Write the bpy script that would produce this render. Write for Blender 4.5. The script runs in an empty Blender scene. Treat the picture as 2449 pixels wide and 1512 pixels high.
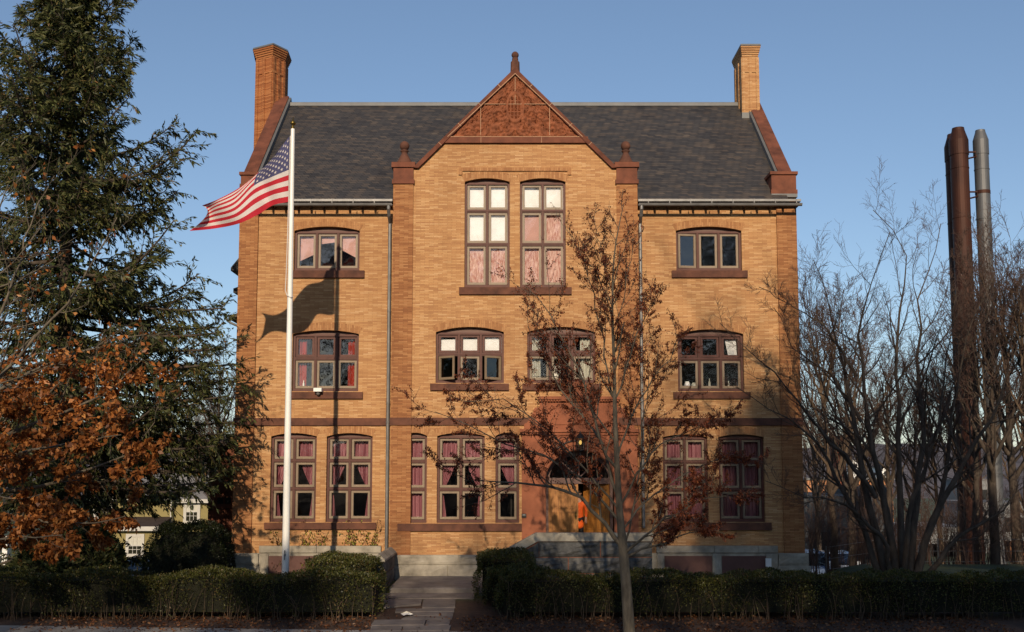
import bpy, bmesh, math, random
import numpy as np
from mathutils import Vector, Matrix

# ---------------------------------------------------------------- camera, sky, sun, exposure
CAM_Y, CAM_Z, FPX, PITCH = -35.0, 3.38, 2555.0, math.radians(5.43)
SUN_EL, SUN_AZ = math.radians(21.0), math.radians(3.4)      # the sun stands behind the camera, a little to the left
SUN_DIR = Vector((math.sin(SUN_AZ)*math.cos(SUN_EL), math.cos(SUN_AZ)*math.cos(SUN_EL), -math.sin(SUN_EL)))
scn = bpy.context.scene
col = scn.collection
cd = bpy.data.cameras.new('camera'); cam = bpy.data.objects.new('camera', cd); col.objects.link(cam)
cam.location = (0, CAM_Y, CAM_Z); cam.rotation_euler = (math.pi/2 + PITCH, 0, 0)
cd.sensor_width = 36; cd.lens = 36*FPX/2449; cd.shift_y = (887-756)/2449; cd.clip_end = 6000; cd.clip_start = .1
scn.camera = cam
w = bpy.data.worlds.new('World'); scn.world = w; w.use_nodes = True
nt = w.node_tree; bg = nt.nodes['Background']
sky = nt.nodes.new('ShaderNodeTexSky'); sky.sky_type = 'NISHITA'; sky.sun_disc = False
sky.sun_elevation = SUN_EL; sky.sun_rotation = math.pi + SUN_AZ
sky.air_density = 1.0; sky.dust_density = 0.35; sky.ozone_density = 3.2
gam = nt.nodes.new('ShaderNodeGamma'); gam.inputs[1].default_value = .86
tint = nt.nodes.new('ShaderNodeVectorMath'); tint.operation = 'MULTIPLY'; tint.inputs[1].default_value = (.985, .975, .995)
nt.links.new(sky.outputs[0], gam.inputs[0]); nt.links.new(gam.outputs[0], tint.inputs[0]); nt.links.new(tint.outputs[0], bg.inputs[0]); bg.inputs[1].default_value = 0.135
sl = bpy.data.lights.new('sun', 'SUN'); sl.energy = 4.0; sl.angle = math.radians(.5); sl.color = (1, .82, .60)
so = bpy.data.objects.new('sun', sl); col.objects.link(so)
so.rotation_euler = SUN_DIR.to_track_quat('-Z', 'Y').to_euler(); so.location = (-10, -40, 40)
scn.view_settings.view_transform = 'Standard'; scn.view_settings.look = 'None'
scn.view_settings.exposure = 0.12; scn.view_settings.gamma = 1.0
scn.cycles.max_bounces = 6; scn.cycles.transparent_max_bounces = 12; scn.cycles.use_denoising = True
scn.cycles.diffuse_bounces = 3; scn.cycles.glossy_bounces = 3; scn.cycles.sample_clamp_indirect = 4

# ---------------------------------------------------------------- measuring: photo pixel (2449 wide) at a world depth -> metres
_c, _s = math.cos(PITCH), math.sin(PITCH)
def wz(py, Y):
    v = (887-py)/FPX; t = (Y-CAM_Y)/(_c - v*_s); return CAM_Z + (_s+v*_c)*t
def wx(px, py, Y):
    v = (887-py)/FPX; t = (Y-CAM_Y)/(_c - v*_s); return (px-1224.5)/FPX*t
def wp(px, py, Y): return (wx(px, py, Y), Y, wz(py, Y))
def gp(px, py, lift=0.0):      # on the sloping front ground z = .0515 + .0507 Y
    v = (887-py)/FPX; dy, dz = _c - v*_s, _s + v*_c
    t = (.0515+lift+.0507*CAM_Y-CAM_Z)/(dz-.0507*dy)
    return ((px-1224.5)/FPX*t, CAM_Y+dy*t, CAM_Z+dz*t)

# ---------------------------------------------------------------- materials
def nmat(name):
    m = bpy.data.materials.new(name); m.use_nodes = True; n = m.node_tree
    b = n.nodes['Principled BSDF']; return m, n, b
def N(n, t, **kw):
    x = n.nodes.new(t)
    for k, v in kw.items(): setattr(x, k, v)
    return x
def ramp(n, stops, interp='LINEAR'):
    r = N(n, 'ShaderNodeValToRGB'); e = r.color_ramp; e.interpolation = interp
    while len(e.elements) < len(stops): e.elements.new(.5)
    for el, (p, c) in zip(e.elements, stops): el.position = p; el.color = (*c, 1)
    return r
def tc(n): return N(n, 'ShaderNodeTexCoord').outputs['Object']
def noise(n, vec, scale, detail=4, rough=.6):
    x = N(n, 'ShaderNodeTexNoise'); x.inputs['Scale'].default_value = scale; x.inputs['Detail'].default_value = detail
    x.inputs['Roughness'].default_value = rough; n.links.new(vec, x.inputs['Vector']); return x
def bump(n, b, src, strength=.3, dist=.02):
    x = N(n, 'ShaderNodeBump'); x.inputs['Strength'].default_value = strength; x.inputs['Distance'].default_value = dist
    n.links.new(src, x.inputs['Height']); n.links.new(x.outputs[0], b.inputs['Normal'])
def sc(c, k): return tuple(min(1, max(0, v*k)) for v in c)
def mapv(n, vec, s):
    m = N(n, 'ShaderNodeMapping'); m.inputs['Scale'].default_value = s; n.links.new(vec, m.inputs['Vector']); return m.outputs[0]
def M_plain(name, c, rough=.8, var=.25, scale=5., c2=None, metal=0., spec=.3, bmp=0., stretch=(1, 1, 1), bscale=None):
    m, n, b = nmat(name); v = mapv(n, tc(n), stretch)
    x = noise(n, v, scale); r = ramp(n, [(.3, sc(c, 1-var)), (.7, c2 or sc(c, 1+var))])
    n.links.new(x.outputs['Fac'], r.inputs[0]); n.links.new(r.outputs[0], b.inputs['Base Color'])
    b.inputs['Roughness'].default_value = rough; b.inputs['Metallic'].default_value = metal
    b.inputs['Specular IOR Level'].default_value = spec
    if bmp: bump(n, b, noise(n, v, bscale or scale*5).outputs['Fac'], bmp)
    return m
def flat_vec(n):      # (x+y, z) so that walls facing any way carry level courses
    s = N(n, 'ShaderNodeSeparateXYZ'); n.links.new(tc(n), s.inputs[0])
    a = N(n, 'ShaderNodeMath', operation='ADD'); n.links.new(s.outputs[0], a.inputs[0]); n.links.new(s.outputs[1], a.inputs[1])
    c = N(n, 'ShaderNodeCombineXYZ'); return s, a, c
def M_brick(name, stops, mortar, bw=.30, bh=.0478, ms=.0045, vert=False, zmul=1., patch=.35, rough=.85, bmp=.25, off=.5, pscale=.7, soot=.8):
    m, n, b = nmat(name); s, a, c = flat_vec(n); z = s.outputs[2]
    if zmul != 1.:
        q = N(n, 'ShaderNodeMath', operation='MULTIPLY'); q.inputs[1].default_value = zmul; n.links.new(z, q.inputs[0]); z = q.outputs[0]
    n.links.new(a.outputs[0], c.inputs[1 if vert else 0]); n.links.new(z, c.inputs[0 if vert else 1])
    t = N(n, 'ShaderNodeTexBrick'); t.offset = off; t.inputs['Scale'].default_value = 1
    t.inputs['Color1'].default_value = (0, 0, 0, 1); t.inputs['Color2'].default_value = (1, 1, 1, 1); t.inputs['Mortar'].default_value = (.5, .5, .5, 1)
    t.inputs['Mortar Size'].default_value = ms; t.inputs['Brick Width'].default_value = bw; t.inputs['Row Height'].default_value = bh
    t.inputs['Mortar Smooth'].default_value = .2
    n.links.new(c.outputs[0], t.inputs['Vector'])
    pn = noise(n, mapv(n, c.outputs[0], (1, 2.2, 1)), pscale, 5, .65)
    mx = N(n, 'ShaderNodeMix', data_type='FLOAT'); mx.inputs['Factor'].default_value = patch
    n.links.new(t.outputs['Color'], mx.inputs[2]); n.links.new(pn.outputs['Fac'], mx.inputs[3])
    r = ramp(n, stops); n.links.new(mx.outputs[0], r.inputs[0])
    fine = noise(n, tc(n), 40, 3); fm = N(n, 'ShaderNodeMix', data_type='RGBA', blend_type='MULTIPLY'); fm.inputs['Factor'].default_value = .45
    fr = ramp(n, [(.25, (.6, .6, .6)), (.75, (1.25, 1.25, 1.25))]); n.links.new(fine.outputs['Fac'], fr.inputs[0])
    n.links.new(r.outputs[0], fm.inputs[6]); n.links.new(fr.outputs[0], fm.inputs[7])
    st = noise(n, mapv(n, tc(n), (1, 1, .35)), .55, 6, .7); sr = ramp(n, [(.30, (.72, .68, .66)), (.5, (1, 1, 1)), (.75, (1.08, 1.06, 1.03))]); n.links.new(st.outputs['Fac'], sr.inputs[0])
    sm = N(n, 'ShaderNodeMix', data_type='RGBA', blend_type='MULTIPLY'); sm.inputs['Factor'].default_value = soot; n.links.new(fm.outputs[2], sm.inputs[6]); n.links.new(sr.outputs[0], sm.inputs[7]); fm = sm
    k = N(n, 'ShaderNodeMix', data_type='RGBA'); k.inputs[7].default_value = (*mortar, 1)
    n.links.new(t.outputs['Fac'], k.inputs['Factor']); n.links.new(fm.outputs[2], k.inputs[6])
    n.links.new(k.outputs[2], b.inputs['Base Color']); b.inputs['Roughness'].default_value = rough
    b.inputs['Specular IOR Level'].default_value = .2
    if bmp:
        iv = N(n, 'ShaderNodeMath', operation='SUBTRACT'); iv.inputs[0].default_value = 1; n.links.new(t.outputs['Fac'], iv.inputs[1])
        bump(n, b, iv.outputs[0], bmp, .006)
    return m
def M_leaf(name, stops, trans=.25, rough=.7, gloss=.02):
    m, n, b = nmat(name); n.nodes.remove(b); out = n.nodes['Material Output']
    g = N(n, 'ShaderNodeNewGeometry'); r = ramp(n, stops); n.links.new(g.outputs['Random Per Island'], r.inputs[0])
    pn = noise(n, tc(n), 1.1, 4); pr = ramp(n, [(.32, (.62, .58, .55)), (.5, (1, 1, 1)), (.7, (1.22, 1.18, 1.05))]); n.links.new(pn.outputs['Fac'], pr.inputs[0])
    pm = N(n, 'ShaderNodeMix', data_type='RGBA', blend_type='MULTIPLY'); pm.inputs['Factor'].default_value = 1; n.links.new(r.outputs[0], pm.inputs[6]); n.links.new(pr.outputs[0], pm.inputs[7])
    d = N(n, 'ShaderNodeBsdfDiffuse'); t = N(n, 'ShaderNodeBsdfTranslucent')
    n.links.new(pm.outputs[2], d.inputs[0]); n.links.new(pm.outputs[2], t.inputs[0])
    x = N(n, 'ShaderNodeMixShader'); x.inputs[0].default_value = trans
    n.links.new(d.outputs[0], x.inputs[1]); n.links.new(t.outputs[0], x.inputs[2])
    gl = N(n, 'ShaderNodeBsdfGlossy'); gl.inputs['Roughness'].default_value = .45
    y = N(n, 'ShaderNodeMixShader'); y.inputs[0].default_value = gloss
    n.links.new(x.outputs[0], y.inputs[1]); n.links.new(gl.outputs[0], y.inputs[2]); n.links.new(y.outputs[0], out.inputs[0])
    return m
def M_glass(name, tint=(.97, .98, .97), boost=2.8, wob=.012, wscale=1.6):
    m, n, b = nmat(name); n.nodes.remove(b); out = n.nodes['Material Output']
    t = N(n, 'ShaderNodeBsdfTransparent'); t.inputs[0].default_value = (*tint, 1)
    g = N(n, 'ShaderNodeBsdfGlossy'); g.inputs['Roughness'].default_value = .045
    f = N(n, 'ShaderNodeFresnel'); f.inputs[0].default_value = 1.5
    k = N(n, 'ShaderNodeMath', operation='MULTIPLY', use_clamp=True); k.inputs[1].default_value = boost; n.links.new(f.outputs[0], k.inputs[0])
    bp = N(n, 'ShaderNodeBump'); bp.inputs['Strength'].default_value = 1; bp.inputs['Distance'].default_value = wob
    x = noise(n, tc(n), wscale, 2, .5); n.links.new(x.outputs['Fac'], bp.inputs['Height']); n.links.new(bp.outputs[0], g.inputs['Normal'])
    mx = N(n, 'ShaderNodeMixShader'); n.links.new(k.outputs[0], mx.inputs[0])
    n.links.new(t.outputs[0], mx.inputs[1]); n.links.new(g.outputs[0], mx.inputs[2]); n.links.new(mx.outputs[0], out.inputs[0])
    return m
def M_emit(name, c, s):
    m, n, b = nmat(name); b.inputs['Base Color'].default_value = (*c, 1); b.inputs['Emission Color'].default_value = (*c, 1)
    b.inputs['Emission Strength'].default_value = s; return m
def M_cloth(name, c, trans=.3, var=.2, scale=3, stretch=(1, 1, 1), c2=None, fold=0.):
    m, n, b = nmat(name); n.nodes.remove(b); out = n.nodes['Material Output']
    x = noise(n, mapv(n, tc(n), stretch), scale, 5); r = ramp(n, [(.35, sc(c, 1-var)), (.65, c2 or sc(c, 1+var))]); n.links.new(x.outputs['Fac'], r.inputs[0])
    d = N(n, 'ShaderNodeBsdfDiffuse'); t = N(n, 'ShaderNodeBsdfTranslucent')
    n.links.new(r.outputs[0], d.inputs[0]); n.links.new(r.outputs[0], t.inputs[0])
    k = N(n, 'ShaderNodeMixShader'); k.inputs[0].default_value = trans
    n.links.new(d.outputs[0], k.inputs[1]); n.links.new(t.outputs[0], k.inputs[2]); n.links.new(k.outputs[0], out.inputs[0]); return m

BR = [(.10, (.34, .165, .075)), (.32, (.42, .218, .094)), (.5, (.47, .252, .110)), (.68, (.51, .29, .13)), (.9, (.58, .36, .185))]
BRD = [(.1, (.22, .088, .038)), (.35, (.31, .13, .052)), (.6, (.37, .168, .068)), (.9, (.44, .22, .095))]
mt = dict(
 brick=M_brick('tan_brick', BR, (.27, .135, .06)),
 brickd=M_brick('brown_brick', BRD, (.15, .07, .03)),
 soldier=M_brick('soldier_brick', [(.1, (.30, .135, .058)), (.5, (.39, .19, .08)), (.9, (.48, .255, .115))], (.22, .11, .05), bw=.24, bh=.06, vert=True),
 chim=M_brick('chimney_brick', [(.1, (.22, .07, .026)), (.5, (.35, .125, .045)), (.9, (.45, .19, .072))], (.16, .07, .03)),
 slate=M_brick('slate', [(.12, (.027, .026, .028)), (.36, (.050, .047, .047)), (.55, (.064, .057, .053)), (.72, (.086, .070, .058)), (.92, (.16, .13, .10))], (.012, .012, .013), bw=.26, bh=.125, ms=.008, zmul=1.42, rough=.55, patch=.5, pscale=.9, bmp=.6),
 stone=M_plain('brownstone', (.165, .062, .038), .9, .3, 3., (.205, .072, .040), bmp=.25, bscale=30),
 coping=M_plain('coping_stone', (.125, .045, .028), .9, .35, 2.2, (.185, .064, .036), bmp=.25, bscale=30),
 stoned=M_plain('weathered_brownstone', (.105, .048, .034), .9, .35, 2.5, (.16, .066, .04), bmp=.3, bscale=30),
 redst=M_plain('red_sandstone', (.27, .092, .046), .9, .22, 2.2, (.32, .11, .055), bmp=.15, bscale=25),
 carve=M_plain('carved_terracotta', (.21, .07, .033), .9, .35, 4., (.30, .10, .045), bmp=.5, bscale=22),
 mortar=M_plain('mortar_joint', (.42, .25, .15), .9, .15, 8),
 trim=M_plain('dull_white_trim', (.48, .46, .42), .6, .08, 3),  # duller, greyer white than the white paint
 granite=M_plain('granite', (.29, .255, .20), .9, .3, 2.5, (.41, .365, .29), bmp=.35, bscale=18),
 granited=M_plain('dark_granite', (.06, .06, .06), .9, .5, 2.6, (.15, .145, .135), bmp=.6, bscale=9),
 joint=M_plain('red_joint', (.24, .10, .065), .9, .2, 8),
 frame=M_plain('brown_paint', (.088, .027, .017), .6, .18, 6, spec=.4),
 fill=M_plain('arch_board', (.15, .085, .068), .6, .2, 9, stretch=(1, 1, 6)),
 sash=M_plain('taupe_paint', (.21, .15, .095), .5, .12, 6, spec=.4),
 glass=M_glass('window_glass'), cglass=M_glass('car_glass', (.12, .16, .2), 3., .0),
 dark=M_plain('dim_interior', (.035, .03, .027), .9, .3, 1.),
 metal=M_plain('galvanised_metal', (.18, .175, .17), .5, .2, 4, metal=.4),
 zinc=M_plain('grey_flashing', (.15, .15, .148), .6, .12, 3, metal=.3),
 black=M_plain('black_iron', (.012, .012, .012), .5, .2, 6),
 darkwood=M_plain('dark_eaves', (.035, .022, .018), .8, .2, 5),
 door=M_plain('orange_oak', (.36, .13, .022), .38, .3, 3.5, (.46, .19, .036), stretch=(7, 7, .6), spec=.5),
 board=M_plain('brown_board', (.115, .055, .045), .7, .15, 2),
 white=M_plain('white_paint', (.78, .76, .72), .45, .04, 3), pole=M_plain('white_pole_paint', (.76, .74, .69), .35, .05, 1.5, spec=.5),
 brass=M_plain('dull_brass', (.16, .11, .03), .35, .2, 6, metal=.8),
 shade=M_cloth('cream_shade', (.90, .89, .90), .1, .05), pinkw=M_cloth('rose_blind_reflections', (.50, .21, .18), .1, .12, 6, (5, 1, .9), (.80, .58, .52)),  # pale streaks on the rose sheets put wavy window reflections into the colour
 pinks=M_cloth('pale_pink_sheet', (.66, .40, .36), .15, .1, 2), pink=M_cloth('pink_curtain', (.33, .07, .105), .3, .35, 2.2, (11, 1, .10), (.66, .31, .35)),
 maroon=M_cloth('maroon_curtain', (.33, .05, .085), .3, .4, 5, (7, 1, .3), (.45, .10, .14)),
 redc=M_cloth('red_curtain', (.45, .06, .04), .3, .3, 2.2, (11, 1, .1)), whitec=M_cloth('white_curtain', (.62, .60, .52), .2, .15, 5, (7, 1, .3)),
 red=M_cloth('flag_red', (.50, .035, .05), .22, .06, 2), wht=M_cloth('flag_white', (.68, .62, .58), .22, .04, 2), blue=M_cloth('flag_blue', (.085, .085, .17), .2, .08, 2),
 rust=M_plain('rusty_steel', (.040, .014, .009), .6, .4, 1.2, (.072, .025, .013), stretch=(1, 1, .25), metal=.3),
 steel=M_plain('stainless_steel', (.11, .11, .112), .55, .25, .9, stretch=(1, 1, .35), metal=.45),
 bark=M_plain('grey_bark', (.10, .082, .062), .95, .35, 9, (.17, .14, .10), bmp=.5, stretch=(1, 1, .3)),
 barkd=M_plain('dark_bark', (.050, .037, .028), .95, .35, 7, (.095, .072, .054), bmp=.5, stretch=(1, 1, .3)),
 barkt=M_plain('tan_bark', (.075, .050, .033), .95, .35, 5, (.125, .086, .056), stretch=(1, 1, .4)),
 twig=M_plain('red_brown_twig', (.082, .048, .036), .9, .25, 3),
 spruce=M_leaf('spruce_needles', [(0, (.028, .038, .014)), (.4, (.062, .072, .025)), (.75, (.105, .118, .042)), (.94, (.16, .145, .056)), (1, (.19, .10, .04))], .25),
 ivy=M_leaf('ivy_leaves', [(0, (.012, .022, .006)), (.6, (.03, .05, .012)), (1, (.09, .12, .03))], .15, gloss=.05),
 oak=M_leaf('dry_oak_leaves', [(0, (.16, .055, .018)), (.45, (.36, .125, .032)), (.8, (.52, .20, .055)), (1, (.62, .30, .10))], .4),
 seed=M_leaf('russet_seed_clusters', [(0, (.075, .02, .012)), (.5, (.20, .052, .024)), (.85, (.34, .095, .038)), (1, (.44, .16, .065))], .4),
 hedge=M_leaf('hedge_leaves', [(0, (.024, .028, .007)), (.5, (.058, .064, .013)), (.85, (.105, .108, .022)), (1, (.15, .085, .035))], .2, gloss=.03),
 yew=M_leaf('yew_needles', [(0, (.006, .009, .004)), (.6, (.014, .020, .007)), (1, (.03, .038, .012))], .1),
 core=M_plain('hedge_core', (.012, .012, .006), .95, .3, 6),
 vine=M_leaf('vine_leaves', [(0, (.10, .03, .015)), (.35, (.07, .03, .012)), (.55, (.20, .20, .03)), (1, (.34, .34, .06))], .3),
 litter=M_leaf('leaf_litter', [(0, (.06, .025, .012)), (.6, (.13, .05, .022)), (1, (.26, .13, .06))], .1),
 flagst=M_plain('flagstone', (.155, .13, .118), .85, .3, 1.6, (.22, .19, .17), bmp=.2, bscale=12),
 concrete=M_plain('concrete_slab', (.26, .235, .21), .9, .2, 1.5, (.31, .285, .255), bmp=.2, bscale=20),
 asphalt=M_plain('asphalt', (.05, .05, .05), .9, .2, 2, bmp=.3, bscale=60),
 hill=M_plain('wooded_hill', (.085, .072, .075), 1., .35, .03, (.16, .135, .135)),
 siding=M_plain('olive_yellow_siding', (.25, .205, .085), .8, .06, .6, stretch=(1, 1, 9)),
 shingle=M_plain('grey_shingle', (.17, .165, .165), .9, .2, 1.5, stretch=(1, 1, 4)), shingled=M_plain('brown_shingle', (.045, .03, .025), .9, .25, 2),
 greyb=M_plain('grey_stucco', (.075, .08, .085), .9, .15, .5), orangeb=M_plain('orange_brick_wall', (.42, .19, .09), .9, .2, .4),
 redb=M_plain('red_brick_wall', (.24, .075, .04), .9, .25, .5), pale=M_plain('pale_wall', (.20, .20, .20), .9, .12, .3),
 carblue=M_plain('blue_grey_car_paint', (.10, .14, .23), .25, .05, 1, spec=.6), carsilver=M_plain('silver_car_paint', (.42, .45, .5), .25, .05, 1, spec=.6),
 cardark=M_plain('dark_car_paint', (.02, .022, .028), .25, .1, 1, spec=.6), tyre=M_plain('tyre', (.015, .015, .015), .9, .2, 3),
 lampon=M_emit('lamp_glow', (1, .62, .18), .9), redlamp=M_plain('red_lens', (.4, .03, .01), .3, .1, 2),
 orangev=M_plain('orange_jacket', (.75, .11, .012), .7, .15, 6), trousers=M_plain('black_trousers', (.012, .012, .013), .8, .2, 6),
 skin=M_plain('skin', (.45, .25, .17), .6, .08, 8), hair=M_plain('dark_hair', (.018, .012, .009), .6, .3, 20), paper=M_plain('white_paper', (.8, .77, .7), .8, .06, 9))

# ---------------------------------------------------------------- mesh tools
def tag(o, label=None, cat=None, group=None, kind=None):
    if label: o['label'] = label
    if cat: o['category'] = cat
    if group: o['group'] = group
    if kind: o['kind'] = kind
    return o
def empty(name, loc=(0, 0, 0)):
    o = bpy.data.objects.new(name, None); col.objects.link(o); o.location = loc; o.empty_display_size = .3; return o
def woff(p):      # world offset of a parent (nothing is rotated while it is being built)
    return p.location.copy() if p.parent is None else woff(p.parent)+p.matrix_parent_inverse.translation+p.location
def link(name, me, m, parent=None, smooth=False):
    for k in (m if isinstance(m, (list, tuple)) else [m]): me.materials.append(k)
    o = bpy.data.objects.new(name, me); col.objects.link(o)
    if parent is not None:
        o.parent = parent; off = woff(parent)
        o.matrix_parent_inverse = Matrix.Translation(-off)
    if smooth: me.polygons.foreach_set('use_smooth', [True]*len(me.polygons))
    return o
class MB:
    def __init__(s): s.v = []; s.f = []; s.mi = []
    def add(s, vs, fs, mi=0):
        k = len(s.v); s.v += [tuple(p) for p in vs]; s.f += [tuple(i+k for i in f) for f in fs]; s.mi += [mi]*len(fs); return s
    def quad(s, a, b, c, d, mi=0): return s.add((a, b, c, d), ((0, 1, 2, 3),), mi)
    def box(s, x0, x1, y0, y1, z0, z1, mi=0):
        return s.add([(x0, y0, z0), (x1, y0, z0), (x1, y1, z0), (x0, y1, z0), (x0, y0, z1), (x1, y0, z1), (x1, y1, z1), (x0, y1, z1)],
                     [(0, 3, 2, 1), (4, 5, 6, 7), (0, 1, 5, 4), (1, 2, 6, 5), (2, 3, 7, 6), (3, 0, 4, 7)], mi)
    def prism(s, xz, y0, y1, mi=0):      # polygon in x,z pushed along y
        n = len(xz); return s.add([(x, y0, z) for x, z in xz]+[(x, y1, z) for x, z in xz],
            [tuple(range(n)), tuple(range(2*n-1, n-1, -1))]+[(i, (i+1) % n, n+(i+1) % n, n+i) for i in range(n)], mi)
    def prismx(s, yz, x0, x1, mi=0):
        n = len(yz); return s.add([(x0, y, z) for y, z in yz]+[(x1, y, z) for y, z in yz],
            [tuple(range(n)), tuple(range(2*n-1, n-1, -1))]+[(i, (i+1) % n, n+(i+1) % n, n+i) for i in range(n)], mi)
    def column(s, xy, z0, z1, mi=0, grow=1., c=None):
        n = len(xy); c = c or (sum(p[0] for p in xy)/n, sum(p[1] for p in xy)/n)
        t = [(c[0]+(x-c[0])*grow, c[1]+(y-c[1])*grow) for x, y in xy]
        return s.add([(x, y, z0) for x, y in xy]+[(x, y, z1) for x, y in t],
            [tuple(range(n-1, -1, -1)), tuple(range(n, 2*n))]+[(i, (i+1) % n, n+(i+1) % n, n+i) for i in range(n)], mi)
    def ring(s, x0, x1, z0, z1, t, y0, y1, mi=0, tb=None):      # rectangular frame
        tb = tb or t
        s.box(x0, x0+t, y0, y1, z0, z1, mi); s.box(x1-t, x1, y0, y1, z0, z1, mi)
        s.box(x0+t, x1-t, y0+.001, y1-.001, z0, z0+tb, mi); return s.box(x0+t, x1-t, y0+.001, y1-.001, z1-t, z1, mi)
    def lathe(s, c, prof, n=16, mi=0):      # prof: (r, z)
        vs, fs = [], []
        for r, z in prof:
            for k in range(n): a = 2*math.pi*k/n; vs.append((c[0]+r*math.cos(a), c[1]+r*math.sin(a), c[2]+z))
        for j in range(len(prof)-1):
            for k in range(n): fs.append((j*n+k, j*n+(k+1) % n, (j+1)*n+(k+1) % n, (j+1)*n+k))
        fs += [tuple(range(n-1, -1, -1)), tuple(range((len(prof)-1)*n, len(prof)*n))]
        return s.add(vs, fs, mi)
    def tube(s, pts, r, n=8, mi=0):
        P = np.array([pts], float); R = np.full((1, len(pts)), r) if np.isscalar(r) else np.array([r], float)
        V, F = tube_batch(P, R, n); s.add(V.tolist(), F.tolist(), mi)
        L = len(pts)*n; return s.add(V[:n].tolist(), [tuple(range(n-1, -1, -1))], mi).add(V[L-n:L].tolist(), [tuple(range(n))], mi)
    def build(s, name, m, parent=None, smooth=False):
        me = bpy.data.meshes.new(name); me.from_pydata(s.v, [], s.f); me.polygons.foreach_set('material_index', s.mi)
        me.update(); return link(name, me, m, parent, smooth)
def tube_batch(P, R, s):
    K, n, _ = P.shape
    T = np.gradient(P, axis=1); T /= np.linalg.norm(T, axis=2, keepdims=True)+1e-9
    o = P[:, -1]-P[:, 0]; o /= np.linalg.norm(o, axis=1, keepdims=True)+1e-9
    ref = np.where(np.abs(o[:, 2:3]) > .8, np.array([[1., .13, 0]]), np.array([[0, .07, 1.]]))[:, None, :]
    A = np.cross(T, ref); A /= np.linalg.norm(A, axis=2, keepdims=True)+1e-9; B = np.cross(T, A)
    a = 2*np.pi*np.arange(s)/s
    V = P[:, :, None]+R[:, :, None, None]*(np.cos(a)[:, None]*A[:, :, None]+np.sin(a)[:, None]*B[:, :, None])
    k, i, j = np.meshgrid(np.arange(K), np.arange(n-1), np.arange(s), indexing='ij'); b = k*n*s+i*s; j2 = (j+1) % s
    return V.reshape(-1, 3), np.stack([b+j, b+j2, b+s+j2, b+s+j], -1).reshape(-1, 4)
def mesh_np(name, V, F, m, parent=None, smooth=False):
    me = bpy.data.meshes.new(name); V = np.ascontiguousarray(V, np.float32); F = np.ascontiguousarray(F, np.int32); k = F.shape[1]
    me.vertices.add(len(V)); me.vertices.foreach_set('co', V.ravel()); me.loops.add(F.size); me.loops.foreach_set('vertex_index', F.ravel())
    me.polygons.add(len(F)); me.polygons.foreach_set('loop_start', np.arange(0, F.size, k, dtype=np.int32))
    me.update(calc_edges=True); return link(name, me, m, parent, smooth)
def unit(a): return a/(np.linalg.norm(a, axis=-1, keepdims=True)+1e-9)
def leaves(name, P, D, L, W, m, parent, rng, flat=None, curl=.25):      # diamond leaves from base P along D
    K = len(P); D = unit(D); r = rng.normal(size=(K, 3)) if flat is None else flat+rng.normal(size=(K, 3))*.45
    S = unit(np.cross(D, r)); Nn = np.cross(S, D); L = np.broadcast_to(L, (K,))[:, None]; W = np.broadcast_to(W, (K,))[:, None]
    V = np.stack([P, P+D*L*.5+S*W*.5+Nn*W*curl, P+D*L, P+D*L*.5-S*W*.5+Nn*W*curl], 1).reshape(-1, 3)
    return mesh_np(name, V, np.arange(4*K).reshape(-1, 4), m, parent)
def resample(pts, n):
    p = np.array(pts, float); d = np.r_[0, np.cumsum(np.linalg.norm(np.diff(p, axis=0), axis=1))]; t = np.linspace(0, d[-1], n)
    return np.stack([np.interp(t, d, p[:, i]) for i in range(3)], 1)
def grow(P, R, per, rng, t0=.2, t1=1., lr=.45, ang=(30, 60), up=.1, wig=.12, n=6, rr=.6, fall=.5, rmin=.004, lmin=0., flatten=1.):
    K, m, _ = P.shape; k = np.repeat(np.arange(K), per); Q = len(k)
    t = np.clip(t0+(t1-t0)*(np.tile(np.arange(per), K)+rng.random(Q))/per, 0, .999)*(m-1); i = np.minimum(t.astype(int), m-2); f = (t-i)[:, None]
    pos = P[k, i]*(1-f)+P[k, i+1]*f; T = unit(P[k, i+1]-P[k, i]); r0 = (R[k, i]*(1-f[:, 0])+R[k, i+1]*f[:, 0])
    plen = np.linalg.norm(np.diff(P, axis=1), axis=2).sum(1)[k]
    perp = rng.normal(size=(Q, 3)); perp[:, 2] *= flatten; perp = unit(perp-T*(perp*T).sum(1, keepdims=True))
    a = np.radians(rng.uniform(*ang, Q))[:, None]; d = unit(np.cos(a)*T+np.sin(a)*perp)
    ln = np.maximum(plen*lr*(1-fall*t/(m-1))*rng.uniform(.6, 1.25, Q), lmin); st = (ln/(n-1))[:, None]
    out = [pos]
    for q in range(n-1):
        d = unit(d+np.array([0, 0, up])+rng.normal(size=(Q, 3))*wig); out.append(out[-1]+d*st)
    Rc = np.maximum(np.minimum(r0*rr, .022*ln+.004)[:, None]*np.linspace(1, .3, n)[None], rmin)
    return np.stack(out, 1), Rc
def wood(name, batches, m, parent):
    Vs, Fs, o = [], [], 0
    for P, R, s in batches:
        V, F = tube_batch(P, R, s); Vs.append(V); Fs.append(F+o); o += len(V)
    return mesh_np(name, np.concatenate(Vs), np.concatenate(Fs), m, parent, True)
def along(P, rng, per, t0=0., t1=1.):      # random points and directions along a batch
    K, m, _ = P.shape; k = np.repeat(np.arange(K), per); t = (t0+(t1-t0)*rng.random(len(k)))*(m-1)*.999; i = t.astype(int); f = (t-i)[:, None]
    return P[k, i]*(1-f)+P[k, i+1]*f, unit(P[k, i+1]-P[k, i]), k

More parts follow.
